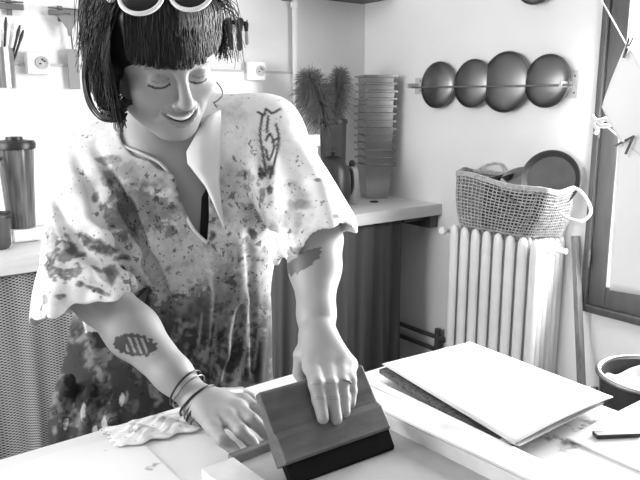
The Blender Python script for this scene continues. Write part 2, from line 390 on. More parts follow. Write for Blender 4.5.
# hanging ladle-like tag left of hair
c = on(74, 68, 1, YB-.03)
t = thing('hanging_spatula', (c[0], YB-.03, c[2]-.1), 'flat grey scraper hanging by its thin handle left of the woman\'s hair', 'scraper')
obj('blade', MB().box((c[0]-.026, YB-.036, c[2]-.085), (c[0]+.020, YB-.030, c[2]+.075)), 'grey_plastic', t, bevel=.002)
obj('handle', MB().tube([(c[0], YB-.033, c[2]+.074), (c[0]-.005, YB-.033, 1.70), (c[0]-.002, YB-.036, 1.757)], .0035, 8), 'rail', t)
c = on(68, 22, 1, YB-.045)
t = thing('hanging_funnel', (c[0], YB-.05, c[2]), 'small pale funnel hanging from the rail beside the hair', 'funnel')
obj('cone', MB().lathe([(.045, .02), (.040, .018), (.010, -.03), (.008, -.055), (.006, -.055), (.008, -.03), (.038, .02)], (c[0], YB-.060, c[2]), seg=20, cap=False), 'grey_plastic', t, smooth=True)
obj('hook', MB().tube([(c[0], YB-.06, c[2]+.02), (c[0], YB-.036, 1.757)], .002, 6), 'rail', t)
# dark clamps hanging right of hair
c0 = on(232, 22, 1, YB-.02)
t = thing('hook_rack', (c0[0], YB, c0[2]), 'short dark hook rack on the back wall right of the woman\'s hair', 'rack')
a = on(212, 24, 1, YB-.02); b = on(248, 24, 1, YB-.02)
obj('bar', MB().bar((a[0], YB-.012, c0[2]), (b[0], YB-.012, c0[2]), .012, .018), 'black', t)
for i in range(4): obj('hook', MB().tube([(a[0]+(b[0]-a[0])*(i+.5)/4, YB-.02, c0[2]), (a[0]+(b[0]-a[0])*(i+.5)/4, YB-.05, c0[2]-.006), (a[0]+(b[0]-a[0])*(i+.5)/4, YB-.052, c0[2]+.012)], .003, 6), 'black', t)
for i, (x0, y0, x1, y1, wd_, lb) in enumerate(((219, 24, 219, 32, 5, 'stubby black tool at the left end of the hook rack'), (228, 20, 232, 50, 4.5, 'long black tool second from left on the hook rack'), (240, 20, 239.5, 51, 5, 'longest black tool hanging in the middle right of the hook rack'), (246, 24, 247, 45, 3.5, 'thin grey-black tool at the right end of the hook rack'))):
    A = on(x0, y0, 1, YB-.05); B = on(x1, y1, 1, YB-.045); r = wd_/2/F*3.3
    t = thing('hanging_tool', A, lb, 'tool', 'dark tools hanging from the hook rack')
    mid = A + (B-A)*.35
    obj('head', MB().tube([A+V3([0,0,.01]), A, mid], [r*.9, r*1.5, r], 8), 'black', t, smooth='auto')
    obj('handle', MB().tube([mid, A+(B-A)*.6, B-(B-A)*.06, B], [r*.7, r*.95, r*.95, r*.5], 8), 'grey_plastic' if i == 3 else 'black', t, smooth='auto')
# stack of nested trays on the worktop
TX, TY = 2.425, 2.725
NT = 13; BRr = math.radians(-24)
M['bin_steel'] = mat('bin_metal', .45, .24, metal=1, noise=.15, nscale=8)
words = ['bottom', 'second', 'third', 'fourth', 'fifth', 'sixth', 'seventh', 'eighth', 'ninth', 'tenth', 'eleventh', 'twelfth', 'top']
for i in range(NT):
    z0 = .902 + .0380*i; hgt = .182
    lbl = {0: 'square metal bin at the bottom of the nested stack, its tall side in view', NT-1: 'square metal bin on top of the stack of nested bins in the corner'}.get(i, 'square metal bin, %s from the bottom of the nested stack in the corner' % words[i])
    ox, oy = random.uniform(-.003, .003), random.uniform(-.003, .003)
    def ring(hw, z):
        return [(TX+ox+x*math.cos(BRr)-y*math.sin(BRr), TY+oy+x*math.sin(BRr)+y*math.cos(BRr), z) for x, y in ((-hw, -hw), (hw, -hw), (hw, hw), (-hw, hw))]
    m = MB(); zt = z0 + hgt
    lv = [ring(.058, z0), ring(.075, zt-.013), ring(.088, zt-.011), ring(.089, zt-.001), ring(.084, zt), ring(.074, zt), ring(.072, zt-.01), ring(.056, z0+.003)]
    vs = [p for r_ in lv for p in r_]; fs = [(3,2,1,0)]
    for k in range(len(lv)-1):
        for j in range(4): fs.append((k*4+j, k*4+(j+1)%4, (k+1)*4+(j+1)%4, (k+1)*4+j))
    q = (len(lv)-1)*4; fs.append((q, q+1, q+2, q+3)); m.add(vs, fs)
    obj('nested_bin', m, 'bin_steel', label=lbl, cat='bin', group='nested metal bins stacked on the worktop')
# pitcher with plumes
c = on(333, 204, 2, .902); PX, PY = 2.125, 2.70
t = thing('lidded_jug', (PX, PY, .902), 'tall grey jug with a dark rim behind the woman\'s shoulder, holding dried plumes', 'jug')
obj('body', MB().lathe([(.056, 0), (.060, .01), (.062, .2), (.066, .40), (.062, .40), (.058, .2), (.05, .02)], (PX, PY, .902), seg=36), mat('jug_grey', .055, .6, noise=.2, spec=.2), t, smooth='auto')
obj('rim', MB().lathe([(.065, .395), (.071, .397), (.073, .41), (.069, .42), (.062, .42), (.060, .40)], (PX, PY, .902), seg=36, cap=False), 'black', t, smooth='auto')
obj('spout', MB().tube([(PX-.062, PY-.02, 1.295), (PX-.085, PY-.03, 1.312)], [.014, .010], 8), 'black', t)
def plume(px0, py0, px1, py1, Y, wid, seed, lb):
    r = random.Random(seed); a = on(px0, py0, 1, Y); b = on(px1, py1, 1, Y)
    root = V3([PX + (a[0]-PX)*.15, PY, 1.0])
    t = thing('pampas_plume', root, lb, 'dried grass', 'dried plumes in the grey jug')
    obj('stem', MB().tube(spline([root, (V3([PX+(a[0]-PX)*.3, PY, 1.33])), a], 6), .003, 6), 'brush_wood', t)
    m = MB(); d = b - a; L_ = np.linalg.norm(d); d /= L_; sx = V3([d[2], 0, -d[0]])
    for i in range(int(24000*wid)):
        s_ = r.random(); base = a + d*L_*s_*.75
        o1 = V3([r.gauss(0, 1), r.gauss(0, 1), r.gauss(0, 1)]); o1 /= np.linalg.norm(o1); o1 = o1 + d*r.uniform(.2, 1.0); o1 /= np.linalg.norm(o1)
        ln = wid*r.uniform(.45, 1.0)*(.75+.5*math.sin(math.pi*s_)); p1 = base + o1*ln*.55; p2 = base + o1*ln - V3([0, 0, ln*r.uniform(.05, .4)])
        m.tube([base, p1, (p1+p2)/2+V3([0, 0, ln*.05]), p2], [.0010, .0011, .0010, .0005], 3, cap=False)
    o = obj('plume_head', m, 'plume', t); return t
plume(326, 122, 303, 64, 2.72, .118, 3, 'large bushy dried plume leaning left in the grey jug')
plume(336, 116, 342, 58, 2.68, .078, 4, 'smaller dried plume standing upright in the jug beside the stacked bins')
# black kettle and bottle
KX, KY = 2.06, 2.60
c = on(336, 178, 1, 2.55); KX = float(c[0]); KY = 2.55
t = thing('black_kettle', (KX, KY, .902), 'round black kettle half hidden behind the woman\'s shoulder', 'kettle')
obj('body', MB().lathe([(.06, 0), (.078, .02), (.088, .10), (.080, .18), (.055, .235), (.03, .25), (.001, .252)], (KX-.02, KY, .902), seg=32), 'black', t, smooth=True)
obj('lid_knob', MB().lathe([(.008, .25), (.007, .262), (.014, .268), (.013, .280), (.001, .284)], (KX-.02, KY, .902), seg=16), 'black', t, smooth=True)
obj('spout', MB().tube(spline([(KX-.095, KY, .98), (KX-.125, KY+.01, 1.03), (KX-.145, KY+.015, 1.09)], 6), [.016]*7+[.013]*6, 10), 'black', t, smooth=True)
obj('handle', MB().tube(spline([(KX+.045, KY-.02, 1.10), (KX+.075, KY-.025, 1.08), (KX+.082, KY-.025, 1.0), (KX+.06, KY-.02, .955)], 6), .009, 8), 'black', t, smooth=True)
c = on(352, 170, 1, 2.62)
t = thing('squat_bottle', (c[0], 2.62, .902), 'pale grey bottle with a black cap between the kettle and the stacked bins', 'bottle')
obj('body', MB().lathe([(.031, 0), (.033, .005), (.033, .155), (.026, .18), (.014, .188), (.001, .19)], (c[0], 2.62, .902), seg=28), mat('bottle_grey', .33, .4), t, smooth='auto')
obj('cap', MB().lathe([(.013, .187), (.016, .19), (.017, .205), (.010, .218), (.001, .219)], (c[0], 2.62, .902), seg=20), 'black', t, smooth=True)
c = on(316, 140, 1, 2.58)
obj('small_card', MB().box((c[0]-.03, 2.58, c[2]-.03), (c[0]+.025, 2.60, c[2]+.025)).box((c[0]-.02, 2.583, .902), (c[0]+.015, 2.597, c[2]-.03)), 'white_plastic', bevel=.003, label='small white box on a stand behind the woman\'s shoulder at the right', cat='box')
obj('drain_cap', MB().lathe([(.022, 0), (.022, .004), (.016, .006), (.001, .006)], on(374, 202, 2, .9005), seg=20), 'black', smooth='auto', label='small black disc lying on the worktop in front of the stacked bins', cat='cap')
# blender jar at left
c = on(23, 240, 2, .902); BX, BY = float(c[0]), float(c[1])
t = thing('jug_blender', (BX, BY, .902), 'tall ribbed glass jar with a black lid standing on a white base at the left', 'blender')
obj('base', MB().box((BX-.045, BY-.045, .902), (BX+.055, BY+.045, .95)), 'white_plastic', t, bevel=.008)
jm = MB(); seg = 48; vs = []; fs = []
prof = [(.046, .0), (.048, .01), (.054, .15), (.062, .285)]
for (r_, h_) in prof:
    for k in range(seg):
        a_ = 2*math.pi*k/seg; rr = r_*(1+.02*(k % 2)); vs.append((BX+rr*math.cos(a_), BY+rr*math.sin(a_), .951+h_))
for i in range(len(prof)-1):
    for k in range(seg): fs.append((i*seg+k, i*seg+(k+1) % seg, (i+1)*seg+(k+1) % seg, (i+1)*seg+k))
fs.append(tuple(range(seg))[::-1]); fs.append(tuple((len(prof)-1)*seg+k for k in range(seg))); jm.add(vs, fs)
obj('jar', jm, 'glass_jar', t)
obj('lid', MB().lathe([(.060, .285), (.070, .287), (.072, .305), (.066, .316), (.030, .320), (.028, .330), (.001, .331)], (BX, BY, .951), seg=36), 'black', t, smooth='auto')
obj('handle', MB().tube(spline([(BX-.058, BY-.02, 1.205), (BX-.11, BY-.04, 1.20), (BX-.12, BY-.045, 1.12), (BX-.10, BY-.04, 1.03), (BX-.05, BY-.02, 1.01)], 6), .007, 8), 'black', t, smooth=True)
c = on(-6, 248, 2, .902)
t = thing('dark_pot', (c[0], c[1], .902), 'dark round pot at the left edge beside the jug blender', 'pot')
obj('body', MB().lathe([(.05, 0), (.056, .01), (.062, .11), (.058, .11), (.05, .02)], (c[0], c[1], .902), seg=32), 'dark_pot', t, smooth='auto')
obj('rim', MB().lathe([(.060, .105), (.067, .107), (.067, .117), (.056, .117)], (c[0], c[1], .902), seg=32, cap=False), 'black', t, smooth='auto')

# ------------------------------------------------------------------ lids on the right wall
LX = XR - .035
rt = thing('lid_rail', (LX, 2.06, 1.48), 'long dark rail across the right wall holding the row of round lids', 'rail')
ra = on(412, 87.5, 0, LX-.03); rb = on(572, 85, 0, LX-.03)
obj('bar', MB().bar(ra, rb, .017, .008, (0, 0, 1)), 'rail', rt, bevel=.002)
e1 = on(571, 84.5, 0, XR-.004); e2 = on(418, 86, 0, XR-.004)
for e_, hh in ((e1, .055), (e2, .04)):
    obj('bracket', MB().box((XR-.006, e_[1]-.032, e_[2]-hh), (XR-.0005, e_[1]+.02, e_[2]+hh)).box((LX-.045, e_[1]-.006, e_[2]-.012), (XR-.006, e_[1]+.006, e_[2]+.012)), 'trim', rt, bevel=.001)
    for s_ in (-.6, .6): obj('screw', MB().lathe([(.004, 0), (.004, .0075)], (XR, e_[1]-.018, e_[2]+hh*s_), (-1, 0, 0), 8), 'black', rt)
lids = [(437, 85, 22.5, 'leftmost round steel lid held behind the rail'), (471.5, 83.5, 23.5, 'second lid from the left, the smallest beside the largest lid'), (504.5, 82, 29.5, 'largest round steel lid, third from the left on the rail'), (546, 81, 26, 'rightmost round steel lid next to the end bracket'), (536, -22, 25, 'dark lid hanging high on the wall, only its lower rim in view')]
for i, (px, py, rp, lb) in enumerate(lids):
    cc = on(px, py, 0, LX-.004*(i % 2)); d = (cc-CAMP) @ fwd; R_ = rp*d/F*.99
    t = thing('pot_lid', cc, lb, 'lid', 'round lids held behind the rail' if i < 4 else None)
    prof = [(R_, -.004), (R_*1.0, .0), (R_*.93, .006), (R_*.75, .013), (R_*.4, .020), (.02, .023), (.001, .023)]
    back = [(R_*.90, .002), (R_, -.004)]
    obj('dome', MB().lathe([(.001, .018), (R_*.4, .015), (R_*.90, .002)] + back[1:] + prof[1:], cc + V3([.006, 0, 0]), (-1, .0, .05), 56, cap=False), 'dark_steel' if i in (4,) else 'lidsteel' if 'lidsteel' in M else M.setdefault('lidsteel', mat('lid_steel', .17, .34, metal=1, noise=.08, nscale=4)), t, smooth=True)
    obj('rim', MB().lathe([(R_*.985, -.006), (R_*1.03, -.004), (R_*1.03, .002), (R_*.985, .004)], cc + V3([.006, 0, 0]), (-1, 0, .05), 56, cap=False), 'dark_steel', t, smooth=True)
    obj('knob', MB().lathe([(.008, .02), (.008, .027), (.014, .029), (.014, .034), (.001, .036)], cc + V3([.006, 0, 0]) , (-1, 0, .05), 20), 'black', t, smooth='auto') if i == 4 else None
    if i == 4: obj('hook', MB().tube([(XR-.001, cc[1], cc[2]+R_+.03), (XR-.03, cc[1], cc[2]+R_+.03), (XR-.032, cc[1], cc[2]+R_-.005)], .003, 6), 'rail', t)

# ------------------------------------------------------------------ radiator
RT = thing('radiator', (2.44, 1.9, .05), 'white cast radiator with tall ribs under the woven basket', 'radiator')
NS = 8; y_a, y_b = 2.085, 1.645; zt_, zb_ = .85, .10
for i in range(NS):
    y = y_a + (y_b-y_a)*i/(NS-1); m = MB()
    for k in range(6):
        x = 2.355 + .033*k; rr = .017
        pts = [(x, y, zb_), (x, y, zb_+.03), (x, y, zt_-.03), (x, y, zt_)]
        # oval tube, wider along the wall
        vs = []; fs = []; sg = 12
        for (pz, sc_) in ((zb_, .35), (zb_+.012, .8), (zb_+.04, 1), (zt_-.05, 1), (zt_-.022, .92), (zt_-.007, .65), (zt_, .25)):
            for q in range(sg):
                a_ = 2*math.pi*q/sg; vs.append((x+rr*sc_*math.cos(a_), y+.0235*sc_*math.sin(a_), pz))
        for j in range(6):
            for q in range(sg): fs.append((j*sg+q, j*sg+(q+1) % sg, (j+1)*sg+(q+1) % sg, (j+1)*sg+q))
        fs.append(tuple(range(sg))[::-1]); fs.append(tuple(6*sg+q for q in range(sg))); m.add(vs, fs)
    m.box((2.352, y-.020, zt_-.075), (2.522, y+.020, zt_-.028)); m.box((2.352, y-.020, zb_+.025), (2.522, y+.020, zb_+.07))
    obj('rib', m, 'white_enamel', RT, smooth='auto')
obj('header', MB().tube([(2.43, y_a+.03, zt_-.05), (2.43, y_b-.03, zt_-.05)], .021, 12), 'white_enamel', RT, smooth='auto'); obj('header', MB().tube([(2.43, y_a+.03, zb_+.05), (2.43, y_b-.03, zb_+.05)], .021, 12), 'white_enamel', RT, smooth='auto')
obj('valve', MB().lathe([(.012, 0), (.018, .006), (.018, .03), (.012, .035)], (2.36, y_a+.065, .815), (-1, -.3, 0), 16).tube([(2.36, y_a+.065, .815), (2.43, y_a+.04, .80)], .009, 8), 'white_plastic', RT, smooth='auto')
for y in (y_a, y_b): obj('foot', MB().box((2.36, y-.02, 0), (2.50, y+.02, zb_+.03)), 'white_enamel', RT)
obj('valve_tap', MB().tube([(2.46, y_b-.03, zt_-.05), (2.46, y_b-.075, zt_-.05)], .012, 10), 'white_plastic', RT, smooth='auto')

# ------------------------------------------------------------------ basket with pans on the radiator
def bcorner(px, py, X): return on(px, py, 0, X)
B0 = [V3([2.345, 2.065, .857]), V3([2.345, 1.695, .857]), V3([2.50, 1.60, .857]), V3([2.50, 2.09, .857])]
B1 = [V3([2.335, 2.085, 1.085]), V3([2.325, 1.60, 1.045]), V3([2.51, 1.565, 1.045]), V3([2.51, 2.13, 1.085])]
def ringpt(C4, t, rad=.05):
    # rounded quad loop
    n = 4; t = (t % 1)*4; i = int(t) % 4; f = t - int(t)
    a, b = C4[i], C4[(i+1) % 4]; p = a + (b-a)*f
    cen = sum(C4)/4; e = min(f, 1-f)
    k = max(0, .16-e)/.16
    return p + (cen-p)*(.13*k*k)
BK = thing('woven_basket', (2.43, 1.88, .842), 'open net-weave basket sitting on top of the white radiator', 'basket')
nU, nV = 84, 15
def bp_(t, v):
    a = ringpt(B0, t); b = ringpt(B1, t); p = a + (b-a)*v; cen = sum(B0)/4*(1-v) + sum(B1)/4*v
    return p + (p-cen)*(.04*math.sin(math.pi*min(1, v*1.1))) + V3([0, 0, .006*math.sin(t*31)*v - .005*(1-v)*0])
m = MB(); rj = random.Random(3)
J = {(i, j): bp_(i/nU + .0016*rj.uniform(-1, 1), j/nV) + V3([0, 0, rj.uniform(-.0018, .0018)]) for i in range(nU) for j in range(nV+1)}
for i in range(nU): m.tube([J[(i, j)] for j in range(nV+1)], .0027, 4, cap=False)
for j in range(nV+1): m.tube([J[(i, j)] for i in range(nU)], .0027, 4, closed=True)
obj('net', m, 'weave', BK)
m = MB()
for dz in (0, .007, .014): m.tube([bp_(i/nU, 1) + V3([0, 0, dz]) for i in range(nU)], .005, 6, closed=True)
obj('rim', m, 'weave', BK, smooth=True)
m = MB()
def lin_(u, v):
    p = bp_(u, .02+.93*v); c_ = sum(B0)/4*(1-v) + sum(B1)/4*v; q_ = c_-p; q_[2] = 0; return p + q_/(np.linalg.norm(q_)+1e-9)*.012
obj('dark_backing', MB().sheet(lin_, 60, 6), 'pan_dark' if 'pan_dark' in M else mat('added_backing', .03, .9), BK, smooth=True)  # added dark sheet inside the net so its holes look dark
# tightly woven end (no holes) at the far end and back
m = MB().sheet(lambda u, v: bp_(-.27 + u*.36, v*.98) + V3([.007, 0, 0]), 24, 8, .003)
obj('closed_weave', m, mat('closed_fibre', .17, .9, noise=.5, nscale=90, bump=.5, bscale=160), BK)
m = MB().add([ringpt(B0, i/nU) + V3([0, 0, .003]) for i in range(nU)] + [sum(B0)/4 + V3([0, 0, .003])], [(i, (i+1) % nU, nU) for i in range(nU)])
obj('bottom', m, 'weave', BK)
h0 = on(571, 186, 0, 2.44); h1 = on(588, 208, 0, 2.36); h2 = on(561, 213, 0, 2.33)
hp_ = [on(573, 187, 0, 2.44), on(581, 192, 0, 2.42), on(589, 204, 0, 2.38), on(590, 214, 0, 2.36), on(582, 221, 0, 2.34), on(570, 219, 0, 2.31), on(560, 213, 0, 2.31)]
obj('handle', MB().tube(spline(hp_, 8), .0065, 8), 'rope', BK, smooth=True)
obj('handle', MB().tube(spline([V3([2.50, 2.10, 1.085]), V3([2.52, 2.05, 1.12]), V3([2.522, 1.98, 1.125]), V3([2.51, 1.93, 1.08])], 8), .005, 8), 'weave', BK, smooth=True)
# pans inside
def pan(px, py, rp, X, nrm, lb, m1, handle=None, depth=.03, name='frying_pan'):
    cc = on(px, py, 0, X); d = (cc-CAMP) @ fwd; R_ = rp*d/F
    t = thing(name, cc, lb, 'pan', 'pans in the woven basket')
    obj('pan_body', MB().lathe([(.001, 0), (R_*.8, 0), (R_*.97, depth), (R_, depth), (R_*.98, depth-.002), (R_*.82, -.004), (.001, -.004)], cc, nrm, 48, cap=False), m1, t, smooth='auto')
    if handle: obj('handle', MB().tube(spline([on(x, y, 0, X_) for x, y, X_ in handle], 6), [.009]*(6*(len(handle)-1)+1), 8), 'black', t, smooth=True)
M['pan_grey'] = mat('pan_grey', .05, .4, metal=.3, noise=.2)
pan(551, 180, 29.5, 2.47, (-1, -.35, .25), 'large round dark pan standing upright in the basket nearest the window', 'pan_grey', depth=.02)
pan(528, 190, 28, 2.43, (-.5, -.4, .9), 'smaller grey pan lying tilted in front of the large dark pan in the basket', 'grey_plastic', depth=.03, name='shallow_pan')
pan(499, 181, 17, 2.42, (-.15, .25, 1), 'black pan lying flat at the left in the basket', 'black', depth=.02, name='small_pan')

# stick leaning by the window
a = on(575, 236, 0, XR-.022); b = on(596, 408, 0, XR-.022); a = V3([XR-.02, a[1], a[2]]); d_ = b-a; b = a + d_*( (a[2]-.004)/(a[2]-b[2]) ); b[0] = XR-.14
obj('leaning_stick', MB().bar(a, b, .022, .034, (1, 0, 0)), 'stick', bevel=.003, label='dark wooden batten leaning on the wall between radiator and window', cat='stick')

# ------------------------------------------------------------------ drying line, pegs and hanging sheet by the window
WX = XR - .16
def wp(x, y, X=WX): return on(x, y, 0, X)
L1 = [wp(600, -14, XR-.034), wp(603, 3, XR-.07), wp(626, 44), wp(655, 92, WX-.02)]
obj('drying_line', MB().tube([wp(597, -10, XR-.031), wp(603, 3, XR-.06), wp(626, 44), wp(665, 112)], .0028, 6).tube([wp(592, 120, XR-.034), wp(600, 121), wp(618, 136), wp(660, 172)], .0028, 6), 'rope', label='thin white cord strung across the dark window frame', cat='cord')
knot = MB().tube(spline([wp(592, 116), wp(597, 121), wp(606, 119), wp(610, 124), wp(602, 126), wp(596, 120), wp(593, 124), wp(597, 129), wp(595, 134)], 6), .008, 8)
obj('cord_knot', knot, 'rope', smooth=True, label='white rag knotted round the cord at the window frame', cat='rag')
def hsheet(pts, lb, seed):
    r = random.Random(seed); A, B, C_, D = pts
    def fn(u, v): 
        p = A*(1-u)*(1-v) + B*u*(1-v) + C_*u*v + D*(1-u)*v
        return p + V3([-.012*math.sin(3*u+seed)*math.sin(2.5*v), 0, 0])
    return obj('hanging_sheet', MB().sheet(fn, 16, 16, .002), 'white', smooth=True, label=lb, cat='paper', group='white sheets hung by the window')
hsheet([wp(627, 42), wp(675, 122), wp(640, 178), wp(602.5, 107)], 'white sheet pegged at its corner to the cord in front of the window', 1)
# lower sheet hangs behind its peg
hsheet([wp(619, 137), wp(675, 183), wp(668, 300, WX+.02), wp(611, 290, WX+.02)], 'long white sheet hanging from the lower cord beside the open peg', 2)
def peg(p0, p1, p2, lb):
    t = thing('clothes_peg', p0, lb, 'peg', 'clothes pegs on the cords')
    obj('peg_leg', MB().bar(p0, p1, .008, .006, (0, 1, 0)), 'darkwood', t)
    obj('peg_leg', MB().bar(p0 + V3([-.003, 0, 0]), p2 + V3([-.003, 0, 0]), .008, .006, (0, 1, 0)), 'darkwood', t)
    obj('spring', MB().tube([(p0+p1)/2 + V3([-.008, 0, 0]), (p0+p1)/2 + V3([.008, 0, 0])], .004, 8), 'steel', t)
WP_ = WX - .02
peg(wp(624, 58, WP_), wp(634, 37, WP_), wp(630, 38, WP_), 'dark clothes peg on the upper cord at the window')
peg(wp(634, 136, WP_), wp(615, 146, WP_), wp(626, 154, WP_), 'dark clothes peg hanging open below the lower cord')

# ------------------------------------------------------------------ work table
TZ = .94
TT = thing('work_table', (.2, .4, 0), 'large white paint-stained table the woman leans on', 'table')
tpoly = [(-.75, -.10), (.945, -.10), (.945, .845), (.664, .845), (.664, .915), (-.75, .900)]
obj('table_top', MB().add([(x, y, TZ-.04) for x, y in tpoly] + [(x, y, TZ) for x, y in tpoly], [tuple(range(6))[::-1], tuple(range(6, 12))] + [(i, (i+1) % 6, 6+(i+1) % 6, 6+i) for i in range(6)]), 'table', TT, bevel=.003)
for (x, y) in ((-.7, -.05), (.88, -.05), (-.7, .83), (.88, .78)): obj('leg', MB().box((x, y, 0), (x+.055, y+.055, TZ-.1)), 'screen_wood', TT)
obj('apron_rail', MB().box((-.64, .80, TZ-.1), (.88, .82, TZ-.041)), 'screen_wood', TT); obj('apron_rail', MB().box((-.64, -.04, TZ-.1), (.88, -.02, TZ-.041)), 'screen_wood', TT)
# white rumpled paper at left
def rum(u, v):
    x = -.25 + .575*u; y = .20 + .675*v
    if v > .8: y += .006*math.sin(17*u)
    return (x, y, TZ + .0014 + .0002*(math.sin(9*u+2*v)+math.sin(13*v+4*u)))
obj('cover_sheet', MB().sheet(rum, 40, 40, .001), 'crumple', smooth=False, label='large ink-marked white sheet spread on the table under the braceleted hand', cat='paper')
def cr_(u, v):
    x = .292 + .135*u; y = .835 + .068*v - .02*u; e_ = math.sin(math.pi*u)**.6*math.sin(math.pi*min(1, v*1.0))**.5
    return (x + .004*math.sin(31*v), y + .004*math.sin(23*u), TZ + .0045 + e_*(.007+.0024*math.sin(21*u+5*v)+.0016*math.sin(37*u-19*v)+.001*math.sin(61*v+13*u)))
obj('crumpled_paper', MB().sheet(cr_, 50, 26, .001), 'crumple', smooth=True, label='crumpled ink-marked white paper at the table edge under the tattooed forearm', cat='paper')
# printing screen
SR = math.radians(3); ca, sa = math.cos(SR), math.sin(SR)
o3 = on(388, 420, 2, TZ+.025)   # inner far right region of the frame
def sp(u, v, z): return V3([.615 + u*ca - v*sa, .70 + u*sa + v*ca, TZ + z])
ST = thing('printing_screen', (.45, .45, TZ), 'wood-framed printing screen lying on the table under the squeegee', 'printing screen')
def sbar(u0, u1, v0, v1, z0, z1, nm, m_):
    q = lambda z: [sp(u0, v0, z), sp(u1, v0, z), sp(u1, v1, z), sp(u0, v1, z)]
    return obj(nm, MB().hexa(q(z0), q(z1)), m_, ST, bevel=.002)
sbar(.0, .052, -.56, .045, .001, .026, 'frame_side', 'screen_white')
sbar(-.272, -.225, -.56, .010, .001, .020, 'frame_side', 'screen_white')
sbar(-.225, .0, .012, .024, .001, .018, 'frame_end', mat('frame_end_wood', .16, .5, noise=.3, nscale=20))
sbar(-.225, .0, -.56, -.515, .001, .026, 'frame_end', 'screen_wood')
sbar(-.226, .002, -.52, .013, .003, .006, 'screen_mesh', 'mesh')
sbar(.0005, .006, -.5, .03, .0262, .0272, 'tape', 'screen_wood')
# white slab between screen and board
q = lambda z: [on(376, 379, 2, z), on(396, 378, 2, z), on(560, 492, 2, z), on(504, 492, 2, z)]
bs = MB(); A_ = [V3([.668, .80, 0]), V3([.692, .80, 0]), V3([.690, .25, 0]), V3([.668, .25, 0])]
bs.hexa([a_ + V3([0, 0, TZ+.001]) for a_ in A_[::-1]], [a_ + V3([0, 0, TZ+.024]) for a_ in A_[::-1]])
obj('white_batten', bs, 'screen_white', bevel=.003, label='white painted batten lying between the printing screen and the dark board', cat='batten')
# board and paper sheet
def quad4(pts, nz=0): return pts
bc4 = [on(379, 369, 2, TZ+.024), on(462, 343, 2, TZ+.024), on(604, 400, 2, TZ+.02), on(501, 447, 2, TZ+.018)]
m = MB().hexa([p - V3([0, 0, .0075]) for p in bc4][::-1], [p for p in bc4][::-1])
obj('dark_board', m, 'board', bevel=.001, label='dark speckled board lying under the clean white sheet', cat='board')
pc4 = [on(382, 364, 2, TZ+.029), on(470, 342, 2, TZ+.027), on(613, 397, 2, TZ+.030), on(514, 444, 2, TZ+.026)]
def pf(u, v):
    a_, b_, c_, d_ = pc4; p = a_*(1-u)*(1-v) + b_*u*(1-v) + c_*u*v + d_*(1-u)*v
    return p + V3([0, 0, .004*math.sin(math.pi*u)*(v) ])
obj('white_sheet', MB().sheet(pf, 20, 20, .0012), 'white', smooth=True, label='clean blank white sheet on the dark board at the right of the table', cat='paper')
def pf2(u, v):
    a_, b_, c_, d_ = [p + V3([-.006, -.014, -.012]) for p in pc4]; p = a_*(1-u)*(1-v) + b_*u*(1-v) + c_*u*v + d_*(1-u)*v
    return p + V3([.0, 0, .0]) 
hx = [on(499, 440, 2, TZ+.022), on(520, 446, 2, TZ+.024), on(604, 403, 2, TZ+.024), on(560, 405, 2, TZ+.0235)]
obj('under_sheet', MB().sheet(lambda u, v: hx[0]*(1-u)*(1-v)+hx[1]*u*(1-v)+hx[2]*u*v+hx[3]*(1-u)*v, 4, 4, .001), 'trim', label='grey sheet corner showing beneath the blank white sheet', cat='paper')
# second paper with black bar
obj('table_paper', MB().box((.80, .05, TZ+.001), (1.14, .49, TZ+.004)), 'white', label='white card at the right edge of the table under the black bar', cat='paper')
a = on(594.5, 435, 2, TZ+.0075); b = on(638, 433, 2, TZ+.0075)
obj('black_bar', MB().bar(a, b, .015, .006), 'black', bevel=.001, label='short black bar lying on the white card at the right', cat='bar')

# pot on a stool at the right
pc = P(653, 377, 1.34); PR = .100
t = thing('enamel_pot', (pc[0], pc[1], pc[2]-.14), 'dark pot with a steel rim standing beyond the right end of the table', 'pot')
obj('body', MB().lathe([(.080, -.14), (.088, -.13), (PR*.97, -.02), (PR, 0), (PR*.95, 0), (PR*.90, -.03), (.075, -.125)], pc, seg=48), 'dark_pot', t, smooth='auto')
obj('rim', MB().tube([pc + V3([PR*math.cos(a_)*1.01, PR*math.sin(a_)*1.01, .002]) for a_ in np.linspace(0, 2*math.pi, 48, endpoint=False)], .0055, 8, closed=True), 'steel', t, smooth=True)
obj('lug', MB().tube(spline([pc + V3(v_) for v_ in ((-.075, .07, -.03), (-.092, .085, -.03), (-.105, .065, -.03), (-.094, .045, -.03))], 5), .005, 8), 'steel', t, smooth=True)
def cl(u, v):
    r_ = PR*.9*math.sqrt(u+.0001); a_ = v*2*math.pi
    return (pc[0]+r_*math.cos(a_), pc[1]+r_*math.sin(a_), pc[2]-.022+.012*math.sin(4*a_+7*u)*u + .008*math.sin(9*u+a_))
obj('crumpled_cloth', MB().sheet(cl, 14, 48, .002), 'white', smooth=True, label='crumpled white cloth inside the dark pot', cat='cloth')
sz = pc[2]-.14
t = thing('side_stool', (pc[0], pc[1], 0), 'stool under the dark pot beyond the table end', 'stool')
obj('seat', MB().lathe([(.15, -.03), (.155, -.025), (.155, -.004), (.15, 0)], (pc[0], pc[1], sz-.001), seg=36), 'stick', t, smooth='auto')
for k in range(4):
    a_ = math.pi/4 + k*math.pi/2; obj('leg', MB().tube([(pc[0]+.10*math.cos(a_), pc[1]+.10*math.sin(a_), sz-.03), (pc[0]+.14*math.cos(a_), pc[1]+.14*math.sin(a_), 0)], .014, 8), 'stick', t, smooth='auto')

